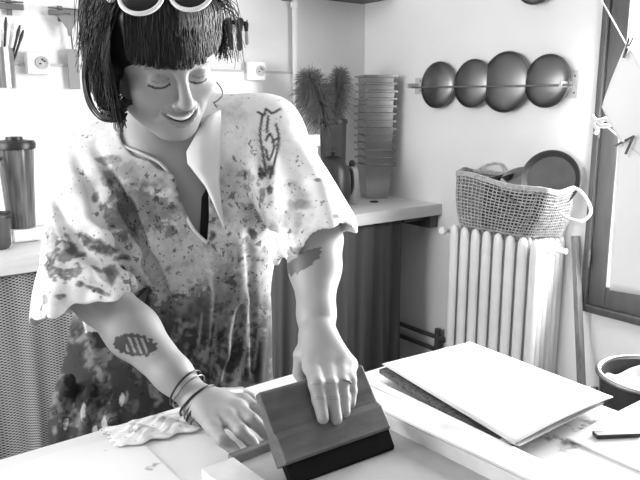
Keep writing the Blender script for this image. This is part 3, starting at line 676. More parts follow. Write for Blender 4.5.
# ------------------------------------------------------------------ squeegee
def plane_q(px, py, d): return P(px, py, d)
q1, q2 = P(259, 392, .858), P(362, 363.5, .946)        # top left / right
q3, q4 = P(276, 440, .850), P(382, 405, .930)        # ridge
q5, q6 = P(284, 466, .848), P(388, 432, .918)        # bottom of wood
q7, q8 = P(291, 482, .850), P(397, 452, .912)        # blade tip
ax_ = (q2-q1)/np.linalg.norm(q2-q1); qb = (on(291, 483, 2, TZ+.0065) + on(398, 452, 2, TZ+.0065))/2; dn = (qb-(q1+q2)/2); dn = dn - ax_*(dn @ ax_); dn_full = dn.copy(); dn /= np.linalg.norm(dn); nr = np.cross(ax_, dn); nr = nr if nr @ fwd < 0 else -nr   # towards the viewer
SQ = thing('squeegee', (q7+q8)/2, 'wide wooden squeegee with a black rubber blade held under the hand', 'squeegee')
def ext(prof, L0, L1):
    m = MB(); n = len(prof)
    vs = [L0 + dn*a_ + nr*b_ for a_, b_ in prof] + [L1 + dn*a_ + nr*b_ for a_, b_ in prof]
    fs = [tuple(range(n))[::-1], tuple(range(n, 2*n))] + [(i, (i+1) % n, n+(i+1) % n, n+i) for i in range(n)]
    return m.add(vs, fs)
Wd = np.linalg.norm(q2-q1); 
L0, L1 = q1, q2
BL = float(np.linalg.norm(dn_full)); pr = [(0.0, -.002), (.004, .0), (.055, .002), (.063, .009), (.092, .011), (.095, .008), (.095, -.020), (.066, -.022), (.058, -.018), (.004, -.017), (0, -.014)]
sqh = obj('handle', ext(pr, L0, L1), 'wood_handle', SQ, bevel=.002)
obj('blade', ext([(.094, .005), (BL-.003, .003), (BL, -.001), (BL-.003, -.006), (.094, -.008)], L0 + ax_*.002, L1 - ax_*.001), 'rubber', SQ)
# ================================================================== the woman: signed-distance modelling
class Vol:
    def __init__(s, lo, hi, vox):
        s.lo = V3(lo, dtype=float); s.vox = vox; s.n = np.ceil((V3(hi)-s.lo)/vox).astype(int) + 1
        s.a = np.full(s.n, .05, dtype=np.float32)
    def reg(s, blo, bhi):
        i0 = np.clip(np.floor((V3(blo)-s.lo)/s.vox).astype(int), 0, s.n); i1 = np.clip(np.ceil((V3(bhi)-s.lo)/s.vox).astype(int)+1, 0, s.n)
        sl = tuple(slice(int(a), int(b)) for a, b in zip(i0, i1))
        x, y, z = [(s.lo[k] + np.arange(i0[k], i1[k])*s.vox).astype(np.float32) for k in range(3)]
        return sl, x[:, None, None], y[None, :, None], z[None, None, :]
    def op(s, fn, blo, bhi, k=.0, mode='u'):
        sl, x, y, z = s.reg(blo, bhi)
        if min(x.size, y.size, z.size) == 0: return
        d = fn(x, y, z).astype(np.float32); a = s.a[sl]
        if mode == 's': d = -d
        if mode == 'u':
            if k > 0: h = np.clip(.5+.5*(a-d)/k, 0, 1); r = a*(1-h)+d*h - k*h*(1-h)
            else: r = np.minimum(a, d)
        else:
            if k > 0: h = np.clip(.5-.5*(a-d)/k, 0, 1); r = a*(1-h)+d*h + k*h*(1-h)
            else: r = np.maximum(a, d)
        s.a[sl] = r
    def mesh(s):
        b = 3*s.vox; arr = np.clip(s.a, -b, b)
        g = openvdb.FloatGrid(b); g.copyFromArray(arr); g.gridClass = openvdb.GridClass.LEVEL_SET
        pts, tri, quad = g.convertToPolygons(0.0, 0.0)[:3] if False else g.convertToPolygons(isovalue=0.0, adaptivity=0.0)
        v = np.asarray(pts, dtype=np.float64)*s.vox + s.lo; f = np.asarray(quad, dtype=np.int64)
        p0, p1, p2 = v[f[:, 0]], v[f[:, 1]], v[f[:, 2]]; p3 = v[f[:, 3]]
        vol = np.einsum('ij,ij->i', p0, np.cross(p1, p2)).sum() + np.einsum('ij,ij->i', p0, np.cross(p2, p3)).sum()
        if vol < 0: f = f[:, ::-1]
        return v, f
def bb(pts, r): p = np.array(pts); return p.min(0)-r, p.max(0)+r
def f_cone(a, b, r1, r2, flat=None, fs=1.):
    a = V3(a, dtype=float); b = V3(b, dtype=float); ba = b-a; L2 = ba @ ba
    def f(x, y, z):
        dx, dy, dz = x-a[0], y-a[1], z-a[2]
        h = np.clip((dx*ba[0]+dy*ba[1]+dz*ba[2])/L2, 0, 1)
        ex, ey, ez = dx-ba[0]*h, dy-ba[1]*h, dz-ba[2]*h
        q = ex*ex+ey*ey+ez*ez
        if flat is not None:
            w_ = ex*flat[0]+ey*flat[1]+ez*flat[2]; q = q + w_*w_*(fs*fs-1)
        return np.sqrt(q) - (r1+(r2-r1)*h)
    return f
def cone(V, a, b, r1, r2, k=.01, mode='u', flat=None, fs=1.):
    lo, hi = bb([a, b], max(r1, r2)+max(k, .008)+.01); V.op(f_cone(a, b, r1, r2, flat, fs), lo, hi, k, mode)
def f_ell(c, r, R):
    c = V3(c, dtype=float); R = V3(R, dtype=float)
    def f(x, y, z):
        dx, dy, dz = x-c[0], y-c[1], z-c[2]
        q = [(dx*R[i][0]+dy*R[i][1]+dz*R[i][2])/r[i] for i in range(3)]
        k0 = np.sqrt(q[0]**2+q[1]**2+q[2]**2); k1 = np.sqrt((q[0]/r[0])**2+(q[1]/r[1])**2+(q[2]/r[2])**2)
        return k0*(k0-1)/np.maximum(k1, 1e-6)
    return f
BODYAX = [cx, V3([0, 0, 1.]), -fh]
def ell(V, c, r, R=BODYAX, k=.01, mode='u'):
    m_ = max(r)+max(k, .008)+.012; c = V3(c); V.op(f_ell(c, r, R), c-m_, c+m_, k, mode)
def chain(V, pts, rs, k=.004, k0=.008, mode='u'):
    for i in range(len(pts)-1): cone(V, pts[i], pts[i+1], rs[i], rs[i+1], k0 if i == 0 else k, mode)

# head frame
hp, hy, hr = math.radians(41), math.radians(27), math.radians(15)
Rx = V3([[1,0,0],[0,math.cos(hp),-math.sin(hp)],[0,math.sin(hp),math.cos(hp)]])
Ry = V3([[math.cos(hy),0,math.sin(hy)],[0,1,0],[-math.sin(hy),0,math.cos(hy)]])
Rz = V3([[math.cos(hr),-math.sin(hr),0],[math.sin(hr),math.cos(hr),0],[0,0,1]])
HR = Rz @ Ry @ Rx; CB = np.stack([cx, upv, -fwd], 1); HW = CB @ HR      # local -> world rotation
HS = .97
EYE = P(179.5, 77.5, .985)                                           # between the eyes, on the face
HC = EYE - HW @ V3([0, 0, .080])*HS
def H(x, y, z): return HC + HW @ V3([x, y, z])*HS
HAX = [HW[:, 0], HW[:, 1], HW[:, 2]]
def hell(V, c, r, k=.01, mode='u', rot=None): ell(V, H(*c), [q*HS for q in r], HAX if rot is None else [HW @ V3(q) for q in rot], k, mode)
def hcone(V, a, b, r1, r2, k=.006, mode='u'): cone(V, H(*a), H(*b), r1*HS, r2*HS, k, mode)
allp = [P(55, 60, 1.3), P(370, 430, .85), P(60, 430, 1.35), P(280, 0, 1.3), P(330, 430, .8), H(0, .14, 0), P(300, 420, 1.35), P(30, 200, 1.1)]
lo, hi = bb(allp, .03)
BV = Vol(lo, hi, .0021)
# torso
ell(BV, P(182, 205, 1.225), (.150, .165, .095), k=.0)
ell(BV, P(187, 300, 1.235), (.125, .16, .092), k=.05)
ell(BV, P(180, 385, 1.265), (.135, .13, .095), k=.05)
SL, SR_ = P(100, 160, 1.205), P(262, 138, 1.205)
NB = P(160, 148, 1.175)
cone(BV, SL, NB + V3([0, 0, -.02]), .050, .055, .05); cone(BV, SR_, NB + V3([0, 0, -.02]), .050, .055, .05)
# head
hell(BV, (0, .040, -.015), (.074, .088, .094), k=.0)
hell(BV, (0, .030, .030), (.064, .062, .056), k=.02)
hell(BV, (0, -.032, .028), (.0645, .074, .056), k=.02)
for s_ in (-1, 1):
    hell(BV, (s_*.041, -.027, .057), (.026, .022, .021), k=.016)
    hcone(BV, (s_*.054, -.050, .006), (s_*.018, -.091, .058), .021, .017, .02)
    hell(BV, (s_*.074, -.008, -.004), (.007, .030, .017), k=.006)
hell(BV, (0, -.095, .067), (.020, .015, .015), k=.014)
hell(BV, (0, -.060, .066), (.033, .026, .021), k=.018)
hcone(BV, (0, .035, .083), (0, .012, .086), .010, .008, .012)          # glabella
for s_ in (-1, 1):
    hcone(BV, (s_*.012, .021, .085), (s_*.044, .020, .068), .008, .007, .012)   # brow
    hell(BV, (s_*.030, .001, .093), (.019, .012, .014), k=.010, mode='s')
    hell(BV, (s_*.031, -.002, .0735), (.0165, .0135, .0135), k=.004)
    hcone(BV, (s_*.019, -.0075, .0875), (s_*.031, -.0110, .0865), .0016, .0016, .002, 's')
    hcone(BV, (s_*.031, -.0110, .0865), (s_*.043, -.0070, .0805), .0016, .0014, .002, 's')
hcone(BV, (0, .010, .086), (0, -.027, .105), .0055, .0105, .012)
hell(BV, (0, -.032, .108), (.0115, .0085, .0095), k=.006)
for s_ in (-1, 1):
    hell(BV, (s_*.0135, -.0355, .098), (.0065, .0060, .0085), k=.005)
    hell(BV, (s_*.0065, -.0415, .101), (.0032, .0028, .0045), k=.002, mode='s')
    hcone(BV, (s_*.020, -.034, .090), (s_*.039, -.066, .072), .0035, .0025, .007, 's')
# smiling mouth
def mouth(t, dz=0., dy=0.): return (t*.029, -.0640+.0115*t*t+dy, .0905-.016*t*t+dz)
ts = np.linspace(-1, 1, 9)
for i in range(8):
    a_, b_ = ts[i], ts[i+1]; w1 = .0050*(1-.75*a_*a_)+.0006; w2 = .0050*(1-.75*b_*b_)+.0006
    hcone(BV, mouth(a_, .002, .0075-.003*a_*a_), mouth(b_, .002, .0075-.003*b_*b_), .0026*(1-.4*a_*a_), .0026*(1-.4*b_*b_), .003)
    hcone(BV, mouth(a_, .0025, -.0085+.006*a_*a_), mouth(b_, .0025, -.0085+.006*b_*b_), .0042*(1-.5*a_*a_), .0042*(1-.5*b_*b_), .004)
for i in range(8):
    a_, b_ = ts[i], ts[i+1]; w1 = .0042*(1-.75*a_*a_)+.0006; w2 = .0042*(1-.75*b_*b_)+.0006
    hcone(BV, mouth(a_, .004), mouth(b_, .004), w1, w2, .0012, 's'); hcone(BV, mouth(a_, -.004), mouth(b_, -.004), w1, w2, .001, 's')
# neck
cone(BV, H(0, -.045, -.030), NB, .050, .052, .02)
cone(BV, H(0, -.07, -.005), NB + V3([0, 0, .0]), .040, .045, .02)
# right arm of hers (left in view)
E1, W1 = P(100, 296, 1.085), P(199, 402, 1.003)
cone(BV, SL, E1, .050, .042, .03); mid1 = E1 + (W1-E1)*.35
cone(BV, E1, mid1, .040, .039, .02); cone(BV, mid1, E1+(W1-E1)*.75, .039, .028, .02); cone(BV, E1+(W1-E1)*.75, W1, .028, .0235, .015, flat=(0, 0, 1.), fs=1.15)
# resting hand
def Z(x, y, z): return on(x, y, 2, z)
kz = TZ + .030
kn = [Z(243, 402, kz), Z(238, 409, kz+.002), Z(229, 418, kz), Z(214, 428, kz-.004)]
wr = W1
for q_, r_ in zip(kn, (.0125, .0130, .0125, .0115)): cone(BV, wr + (q_-wr)*.12, q_, .0185, r_, .014)
cone(BV, wr, wr+(kn[1]-wr)*.5, .022, .018, .012)
def finger(V, pts, rs, k0=.008): chain(V, pts, rs, .003, k0)
ft = TZ + .0145
finger(BV, [kn[0], Z(258, 410, kz-.003), Z(270, 420, ft+.004), Z(277, 427, ft)], [.0108, .0095, .0085, .0072])
finger(BV, [kn[1], Z(252, 420, kz+.004), Z(265, 432, ft+.006), Z(271.5, 440, ft-.001)], [.0112, .0098, .0086, .0073])
finger(BV, [kn[2], Z(241, 431, kz+.002), Z(251, 441, ft+.004), Z(256, 447, ft-.002)], [.0108, .0095, .0084, .0072])
finger(BV, [kn[3], Z(222, 440, kz-.004), Z(231, 447, ft+.001), Z(237, 452, ft-.003)], [.0098, .0086, .0076, .0066])
finger(BV, [wr+(kn[0]-wr)*.25, Z(224, 396, kz), Z(240, 394, ft+.004), Z(252, 398, ft)], [.015, .012, .0105, .008], .012)
# left arm of hers (right in view)
E2, W2 = P(314, 240, 1.085), P(317, 335, .975)
cone(BV, SR_, E2, .050, .043, .03); m2 = E2+(W2-E2)*.3
cone(BV, E2, m2, .042, .038, .02); cone(BV, m2, E2+(W2-E2)*.8, .038, .0262, .02); cone(BV, E2+(W2-E2)*.8, W2, .0262, .0245, .015)
# point on the squeegee front face
def sqd(x, y, off):
    r_ = ray(x, y); o_ = q1 + nr*off; return CAMP + r_*(((o_-CAMP) @ nr)/(r_ @ nr))
K2 = [P(313, 366, .925), P(328, 362, .932), P(340, 361, .938), P(349, 365, .943)]
for q_, r_ in zip(K2, (.0145, .0140, .0130, .0115)): cone(BV, W2 + (q_-W2)*.1, q_, .0200, r_, .014)
of = .010
finger(BV, [K2[0], sqd(316.5, 384, of+.006), sqd(319.5, 400, of+.003), sqd(323, 418, of+.004)], [.0122, .0108, .0098, .0080])
finger(BV, [K2[1], sqd(330.5, 384, of+.007), sqd(333, 400, of+.004), sqd(336.5, 419, of+.004)], [.0115, .0100, .0092, .0078])
finger(BV, [K2[2], sqd(342, 382, of+.006), sqd(343.5, 397, of+.003), sqd(345, 412, of+.002)], [.0108, .0092, .0086, .0074])
finger(BV, [K2[3], sqd(350.5, 380, of+.004), sqd(351.5, 391, of+.001), sqd(351, 403, of)], [.0098, .0082, .0076, .0066])
finger(BV, [W2+(K2[0]-W2)*.25, P(303, 355, .955), P(301, 372, .962), P(306, 386, .960)], [.016, .0135, .0115, .0085], .012)
v, f = BV.mesh()
# colour of the skin: lashes, brows, lips, tattoos, nails
hl = (v - HC) @ HW / HS
tone = np.full(len(v), .33); X_, Y_, Z_ = hl[:, 0], hl[:, 1], hl[:, 2]
face = (Z_ > .045)
def paint(mask, val): tone[mask] = np.minimum(tone[mask], val)
for s_ in (-1, 1):
    dx = X_ - s_*.031
    yl = -.0115 + 14*dx*dx
    paint(face & (np.abs(dx) < .0165) & (np.abs(Y_-yl) < .0021), .03)
    paint(face & (np.abs(dx) < .014) & (np.abs(Y_-(yl+.0105)) < .0010), .17)
    paint(face & (np.abs(X_-s_*.031) < .020) & (np.abs(Y_-(.021-8*(X_-s_*.031)**2)) < .0035), .22)
ym = -.0640+.0115*(X_/.029)**2
lipz = face & (np.abs(X_) < .029) & (Y_ < ym+.0125*(1-.55*(X_/.029)**2)) & (Y_ > ym-.0150*(1-.6*(X_/.029)**2))
paint(lipz, .27)
paint(face & (np.abs(X_) < .029) & (np.abs(Y_-ym) < .0060*(1-.6*(X_/.029)**2)) & (Z_ < .0905-.016*(X_/.029)**2), .05)
# tattoos
pxv, pyv, dv = proj(v)
def wob(x, y, s1): return np.sin(x*s1+y*.7)*np.sin(y*s1*.8-x*.3)
tu = (pxv-135)*math.cos(.15) + (pyv-345)*math.sin(.15); tv = -(pxv-135)*math.sin(.15) + (pyv-345)*math.cos(.15)
arm1 = (dv < 1.14) & (pxv > 95) & (pxv < 175) & (pyv > 320) & (pyv < 375)
ed = (np.abs(tu)/21)**2.2 + (np.abs(tv)/11)**2.2 + .25*wob(pxv, pyv, .6)
paint(arm1 & (ed < 1), .05)
lt = arm1 & (np.abs(tu-2) < 11) & (np.abs(tv) < 7.5) & (np.abs(np.mod(tu*.75-tv*.45, 5.0)-2.5) < 1.0); tone[lt] = .30
arm2 = (pxv > 285) & (pxv < 332) & (pyv > 244) & (pyv < 282) & (dv < 1.16)
paint(arm2 & (((pxv-302)/19)**2 + ((pyv-262-(302-pxv)*.55)/9)**2 + .25*wob(pxv, pyv, .7) < 1), .10)
# finger creases: their shade painted as darker lines on the skin
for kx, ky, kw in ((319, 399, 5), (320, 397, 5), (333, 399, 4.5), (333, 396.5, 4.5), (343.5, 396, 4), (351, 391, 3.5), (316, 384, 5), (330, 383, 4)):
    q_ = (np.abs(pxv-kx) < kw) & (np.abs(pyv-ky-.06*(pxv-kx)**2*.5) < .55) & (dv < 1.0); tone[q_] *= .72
# nails
for tp in ((323, 419.5, .9), (336.5, 420, .9), (345, 413, .9), (351, 404, .9)):
    paint(((pxv-tp[0])/3)**2 + ((pyv-tp[1]+1)/3.6)**2 < 0, .4)
att = np.stack([tone, tone*0, tone*0, tone*0+1], 1)
WM = thing('woman', (float(P(189, 385, 1.26)[0]), float(P(189, 385, 1.26)[1]), 0), 'smiling dark-haired woman in a paint-splattered smock bending over the table, pressing a squeegee', 'person')
obj('body', (v, f), 'skin', WM, smooth=True, attrs=att)
# teeth
m = MB()
def tf(u, vv):
    t_ = -.80+1.6*u; x, y, z = mouth(t_); hgt = .0036*(1-.7*t_*t_)
    return H(x, y+.0012+hgt*(.9-1.6*vv), z-.0012)
obj('teeth', m.sheet(tf, 16, 4, .002), 'teeth', WM, smooth=True)
# trousers and shoes
hipc = P(189, 385, 1.26); LV = Vol(hipc*V3([1,1,0]) + V3([-.35, -.35, -.02]), hipc*V3([1,1,0]) + V3([.35, .35, .92]), .006)
for s_ in (-1, 1):
    a_ = hipc*V3([1,1,0]) + cx*s_*.085 + V3([0,0,.80]); k_ = hipc*V3([1,1,0]) + cx*s_*.10 + fh*-.0 + V3([0,0,.48]); an = hipc*V3([1,1,0]) + cx*s_*.11 + fh*.04 + V3([0,0,.08])
    cone(LV, a_, k_, .088, .062, .03); cone(LV, k_, an, .062, .05, .02)
    sm = MB(); 
    SV = Vol(an*V3([1,1,0]) - V3([.2,.2,.02]), an*V3([1,1,0]) + V3([.2,.2,.14]), .005)
    cone(SV, an*V3([1,1,0]) + fh*.05 + V3([0,0,.045]), an*V3([1,1,0]) - fh*.13 + V3([0,0,.035]), .042, .034, .01); cone(SV, an, an*V3([1,1,0]) + V3([0,0,.05]), .045, .045, .02)
    SV.op(lambda x, y, z: (z - .004) + 0*x + 0*y, SV.lo, SV.lo+SV.n*SV.vox, 0, 's')
    obj('shoe', SV.mesh(), 'black', WM, smooth=True)
ell(LV, hipc*V3([1,1,0]) + V3([0,0,.80]), (.17, .11, .115), k=.03)
obj('trousers', LV.mesh(), 'trousers', WM, smooth=True)

# smock ----------------------------------------------------------------
plo, phi = bb([P(10, 80, 1.3), P(370, 290, 1.05), P(20, 330, 1.0), P(150, 60, 1.35), P(40, 460, 1.35), P(300, 430, 1.2), P(20, 200, 1.35)], .07)
plo[2] = .60
SV = Vol(plo, phi, .003)
ell(SV, P(180, 205, 1.225), (.178, .185, .122), k=0)
TA, TB = P(182, 215, 1.232), P(166, 425, 1.285)
cone(SV, TA, TB, .155, .205, .06, flat=fh, fs=1.35)
tb2 = TB + V3([0, 0, -.22]); cone(SV, TB, tb2, .205, .20, .03, flat=fh, fs=1.35)
SLs, SRs = P(103, 172, 1.205), P(262, 138, 1.20)
cone(SV, P(165, 140, 1.215), SLs, .062, .078, .05); cone(SV, P(175, 130, 1.215), SRs, .062, .070, .05)
# sleeves
LE, RE = P(84, 318, 1.075), P(316, 232, 1.075)
cone(SV, SLs, LE, .080, .080, .03); cone(SV, SRs, RE, .070, .064, .03)
# fold ridges on sleeves and body, built as soft rolls of cloth
def ridge(pts, r=.012, k=.022, mode='u'):
    n_ = len(pts)-1; rad = lambda i: r*(.25 if i == 0 else (.55 if i == n_ else 1.))
    off = lambda i: (upv*0 + fwd)*(r*.75 if i == 0 else 0)*(1 if mode == 'u' else -1)
    for i in range(n_): cone(SV, pts[i]+off(i), pts[i+1]+off(i+1), rad(i), rad(i+1), k, mode)
def sd(px, py, d): return P(px, py, d)
# snap helper: places a point on the current smock surface seen along the view
def surf(px, py, out=0.):
    for d in np.arange(.9, 1.35, .003):
        p = P(px, py, d); i = np.round((p-SV.lo)/SV.vox).astype(int)
        if (i < 0).any() or (i >= SV.n).any(): continue
        if SV.a[tuple(i)] < 0: return P(px, py, d-out)
    return P(px, py, 1.12)
base_surf = {}
def S(px, py, out=0.):
    return surf(px, py, out)
rolls = [([(64, 150), (78, 190), (104, 240), (132, 284)], .012), ([(86, 148), (112, 195), (140, 250), (152, 288)], .012),
         ([(48, 190), (60, 235), (92, 276)], .010), ([(104, 140), (135, 190), (158, 245), (172, 292)], .010),
         ([(120, 262), (100, 300), (98, 318)], .008), ([(60, 262), (56, 300), (54, 326)], .008), ([(76, 270), (76, 322)], .007),
         ([(250, 118), (260, 170), (262, 225)], .010), ([(300, 150), (318, 190), (330, 225)], .011), ([(278, 150), (292, 200), (300, 244)], .010),
         ([(230, 140), (236, 220), (240, 300), (248, 372)], .009), ([(205, 245), (207, 300), (205, 360)], .010), ([(170, 250), (178, 300), (186, 340)], .010),
         ([(232, 300), (224, 350), (216, 384)], .010), ([(262, 300), (258, 376)], .010), ([(140, 300), (160, 345)], .010),
         ([(72, 340), (66, 400), (62, 440)], .014), ([(92, 350), (90, 400), (84, 430)], .012), ([(120, 380), (112, 420)], .012),
         ([(296, 228), (276, 262)], .007), ([(318, 224), (300, 256)], .007)]
snap = [([S(x, y, -.002) for x, y in r_], w_) for r_, w_ in rolls]
creases = [([(76, 158), (98, 214), (124, 262), (142, 290)], .0055), ([(96, 146), (126, 208), (150, 264), (166, 296)], .006),
           ([(258, 112), (270, 165), (275, 225), (275, 250)], .006), ([(56, 200), (76, 248), (108, 280)], .005),
           ([(242, 300), (232, 350), (226, 380)], .006), ([(216, 250), (218, 330), (212, 384)], .005), ([(250, 220), (252, 300), (254, 370)], .005), ([(78, 350), (76, 420)], .006)]
snc = [([S(x, y, .001) for x, y in r_], w_) for r_, w_ in creases]
for p_, w_ in snap: ridge(p_, w_*1.15, .018)
for p_, w_ in snc: ridge(p_, w_*1.35, .013, 's')
# big print-cloth puckers: small displacement over the whole cloth
sl, x, y, z = SV.reg(SV.lo, SV.lo+SV.n*SV.vox)
SV.a += (.0022*np.sin(38*x+11*z+3*np.sin(17*y))*np.sin(29*y-13*z+2*np.sin(23*x))).astype(np.float32)
# sleeve hems: cut the ends open
def cut_sleeve(A, B, hemc, n_, rin, depth):
    n_ = n_/np.linalg.norm(n_); hemc = V3(hemc)
    def side(x, y, z): return (x-hemc[0])*n_[0]+(y-hemc[1])*n_[1]+(z-hemc[2])*n_[2] + .005*np.sin(75*(x*cx[0]+y*cx[1])+20*z) + .0025*np.sin(170*(x*cx[0]+y*cx[1])+1)
    fc = f_cone(A, B+(B-A)*.3, rin+.03, rin+.03)
    lo_, hi_ = bb([hemc], .15)
    SV.op(lambda x, y, z: np.maximum(-side(x, y, z), fc(x, y, z)), lo_, hi_, .002, 's')
    fi = f_cone(A, B+(B-A)*.3, rin, rin)
    SV.op(lambda x, y, z: np.maximum(-(side(x, y, z)+depth), fi(x, y, z)), lo_, hi_, .003, 's')
# left hem plane through three seen points and along the view
def plane3(a, b, c_, away):
    n_ = np.cross(b-a, c_-a); n_ /= np.linalg.norm(n_); return n_ if n_ @ (away-a) > 0 else -n_
h1, h2, h3 = P(34, 324, 1.08), P(136, 290, 1.04), P(80, 312, 1.17)
nL = plane3(h1, h2, h3, P(120, 420, 1.0)); cut_sleeve(SLs, LE, (h1+h2)/2, nL, .068, .05)
g1, g2, g3 = P(352, 234, 1.07), P(282, 274, 1.05), P(318, 250, 1.16)
nR = plane3(g1, g2, g3, P(330, 340, 1.0)); cut_sleeve(SRs, RE, (g1+g2)/2, nR, .052, .045)
# neck hole and V opening
cone(SV, H(0, -.06, -.02), NB + V3([0, 0, -.01]), .066, .064, .006, 's')
cone(SV, H(0, -.06, .02), P(178, 150, 1.13), .056, .050, .008, 's')
poly = V3([(168, 128), (172, 168), (181, 200), (192, 226), (207, 243), (209, 215), (208, 178), (204, 140)], dtype=float)
def fpoly(x, y, z):
    dx, dy, dz = x-CAMP[0], y-CAMP[1], z-CAMP[2]; d = dx*fwd[0]+dy*fwd[1]+dz*fwd[2]
    u = 320+F*(dx*cx[0]+dy*cx[1]+dz*cx[2])/d; w_ = 240-F*(dx*upv[0]+dy*upv[1]+dz*upv[2])/d
    dist = np.full(np.broadcast(u, w_).shape, 1e9, dtype=np.float32); ins = np.zeros(dist.shape, dtype=bool); n = len(poly)
    for i in range(n):
        a_, b_ = poly[i], poly[(i+1) % n]; e = b_-a_
        t_ = np.clip(((u-a_[0])*e[0]+(w_-a_[1])*e[1])/(e @ e), 0, 1)
        dist = np.minimum(dist, np.hypot(u-a_[0]-e[0]*t_, w_-a_[1]-e[1]*t_))
        c1 = (a_[1] > w_) != (b_[1] > w_)
        if abs(e[1]) > 1e-6: ins ^= c1 & (u < a_[0]+(w_-a_[1])*e[0]/e[1])
    sdv = np.where(ins, -dist, dist)*d/F
    return np.maximum(sdv, d-1.20)
lo_, hi_ = bb([P(160, 120, 1.0), P(215, 250, 1.0), P(160, 120, 1.22), P(215, 250, 1.22)], .02)
SV.op(fpoly, lo_, hi_, .004, 's')
v, f = SV.mesh()
pxv, pyv, dv = proj(v)
rngn = np.random.default_rng(3)
def vnoise(x, y, s_, seed=0):
    r_ = np.random.default_rng(seed); g = r_.random((64, 64)); u = np.mod(x/s_, 63); w_ = np.mod(y/s_, 63)
    i, j = u.astype(int), w_.astype(int); fu, fw_ = u-i, w_-j; fu = fu*fu*(3-2*fu); fw_ = fw_*fw_*(3-2*fw_)
    return (g[i, j]*(1-fu)+g[(i+1) % 64, j]*fu)*(1-fw_) + (g[i, (j+1) % 64]*(1-fu)+g[(i+1) % 64, (j+1) % 64]*fu)*fw_
def sstep(a, b, x): t_ = np.clip((x-a)/(b-a), 0, 1); return t_*t_*(3-2*t_)
n1 = vnoise(pxv, pyv, 13, 1); n2 = vnoise(pxv, pyv, 5, 2); n3 = vnoise(pxv, pyv, 30, 3); n4 = vnoise(pxv+.4*pyv, pyv, 2.6, 4)
# cloth is white at shoulders and sleeves, grey-printed on the chest, ink-dark below
tone = np.full(len(v), .87); dirt = np.full(len(v), .22)
chest = sstep(95, 130, pxv)*(1-sstep(262, 280, pxv))*sstep(135, 185, pyv)
tone = tone*(1-chest) + chest*(.36+.34*(n1-.5)+.26*(n2-.5)+.15*(n4-.5)); dirt = dirt*(1-chest)+chest*.75
rightbright = sstep(205, 240, pxv)*(1-sstep(225, 265, pyv)); tone = tone*(1-.5*rightbright*chest)+.85*.5*rightbright*chest
dark = sstep(250, 330, pyv + 26*(n3-.5) + 14*(n1-.5))
sax = (LE-SLs)/np.linalg.norm(LE-SLs); rl = v-SLs; tl = rl @ sax; sdist = np.linalg.norm(rl-tl[:, None]*sax, axis=1)
sleeveL = (pyv < 332) & (sdist < .100) & (pxv < 130); sleeveR = (pxv > 279) & (pyv < 280)
dark = np.where(sleeveL & (pxv < 134-(pyv-290)*.2), 0, dark); dark = np.where(sleeveR, 0, dark)
tone = tone*(1-dark) + dark*(.022+.07*sstep(.45, .9, n2)*sstep(.4, .7, n1)); dirt = np.where(dark > .5, .5, dirt)
def blob(cx_, cy_, rx_, ry_, val, soft=.25, rot=0., cond=True):
    u = (pxv-cx_)*math.cos(rot)+(pyv-cy_)*math.sin(rot); w_ = -(pxv-cx_)*math.sin(rot)+(pyv-cy_)*math.cos(rot)
    q_ = np.sqrt((u/rx_)**2+(w_/ry_)**2) + .55*(n2-.5) + .4*(n4-.5); k_ = (.65+.5*n4)*(1-sstep(1-soft*.6, 1+soft*.6, q_)); k_ = np.clip(k_, 0, 1)*cond
    tone[:] = tone*(1-k_)+val*k_
blob(140, 214, 34, 26, .22, .08); blob(165, 262, 42, 34, .52, .1)
blob(64, 258, 19, 23, .12, .18, .2); blob(66, 262, 12, 9, .6, .2); blob(66, 258, 9, 5, .12, .2); blob(64, 246, 6, 3, .5, .2)
blob(98, 246, 22, 7, .10, .3, .5)
for q_ in ((160, 150, 14, 12, .55), (108, 160, 12, 5, .3), (130, 172, 20, 9, .38), (110, 178, 12, 8, .35), (50, 240, 5, 16, .45)): blob(*q_)
for q_ in ((262, 196, 3, 8, .15), (253, 234, 4, 5, .1), (318, 180, 4, 2, .2), (336, 216, 3, 2, .2), (300, 205, 14, 5, .45, .5), (292, 222, 10, 14, .5, .5), (314, 248, 6, 4, .15), (296, 252, 9, 5, .35)): blob(*q_)
for q_ in ((80, 284, 4, 3, .08), (96, 290, 12, 3, .12, .3, .4), (60, 296, 6, 3, .15), (45, 300, 3, 6, .3), (112, 274, 6, 10, .2), (90, 262, 16, 4, .72, .2, .15)): blob(*q_)
def scribble(pts, w, val):
    global tone
    q_ = np.array(spline([(a_, b_, 0) for a_, b_ in pts], 5))[:, :2]; near = (pxv > q_[:, 0].min()-4) & (pxv < q_[:, 0].max()+4) & (pyv > q_[:, 1].min()-4) & (pyv < q_[:, 1].max()+4)
    idx = np.where(near)[0]; dd = np.full(len(idx), 1e9)
    for a_, b_ in zip(q_[:-1], q_[1:]):
        e = b_-a_; t_ = np.clip(((pxv[idx]-a_[0])*e[0]+(pyv[idx]-a_[1])*e[1])/(e @ e+1e-9), 0, 1); dd = np.minimum(dd, np.hypot(pxv[idx]-a_[0]-e[0]*t_, pyv[idx]-a_[1]-e[1]*t_))
    k_ = 1-sstep(w*.5, w*1.2, dd); tone[idx] = tone[idx]*(1-k_)+val*k_
for q_ in ([(258, 112), (264, 115), (266, 109), (272, 113), (280, 109)], [(262, 116), (260, 135), (264, 160), (266, 176)], [(266, 140), (270, 134), (274, 146), (269, 160), (266, 150)], [(276, 124), (279, 140), (275, 160), (270, 178)], [(268, 116), (267, 132)], [(278, 138), (272, 142)]):
    scribble(q_, 1.5, .08)
blob(262, 174, 4, 7, .06, .2); blob(270, 190, 3, 5, .08, .2)
for k in range(44):
    x_, y_ = rngn.uniform(95, 270), rngn.uniform(150, 290); blob(x_, y_, rngn.uniform(1.5, 7), rngn.uniform(1.2, 5), rngn.uniform(.08, .4), .35, rngn.uniform(0, 3))
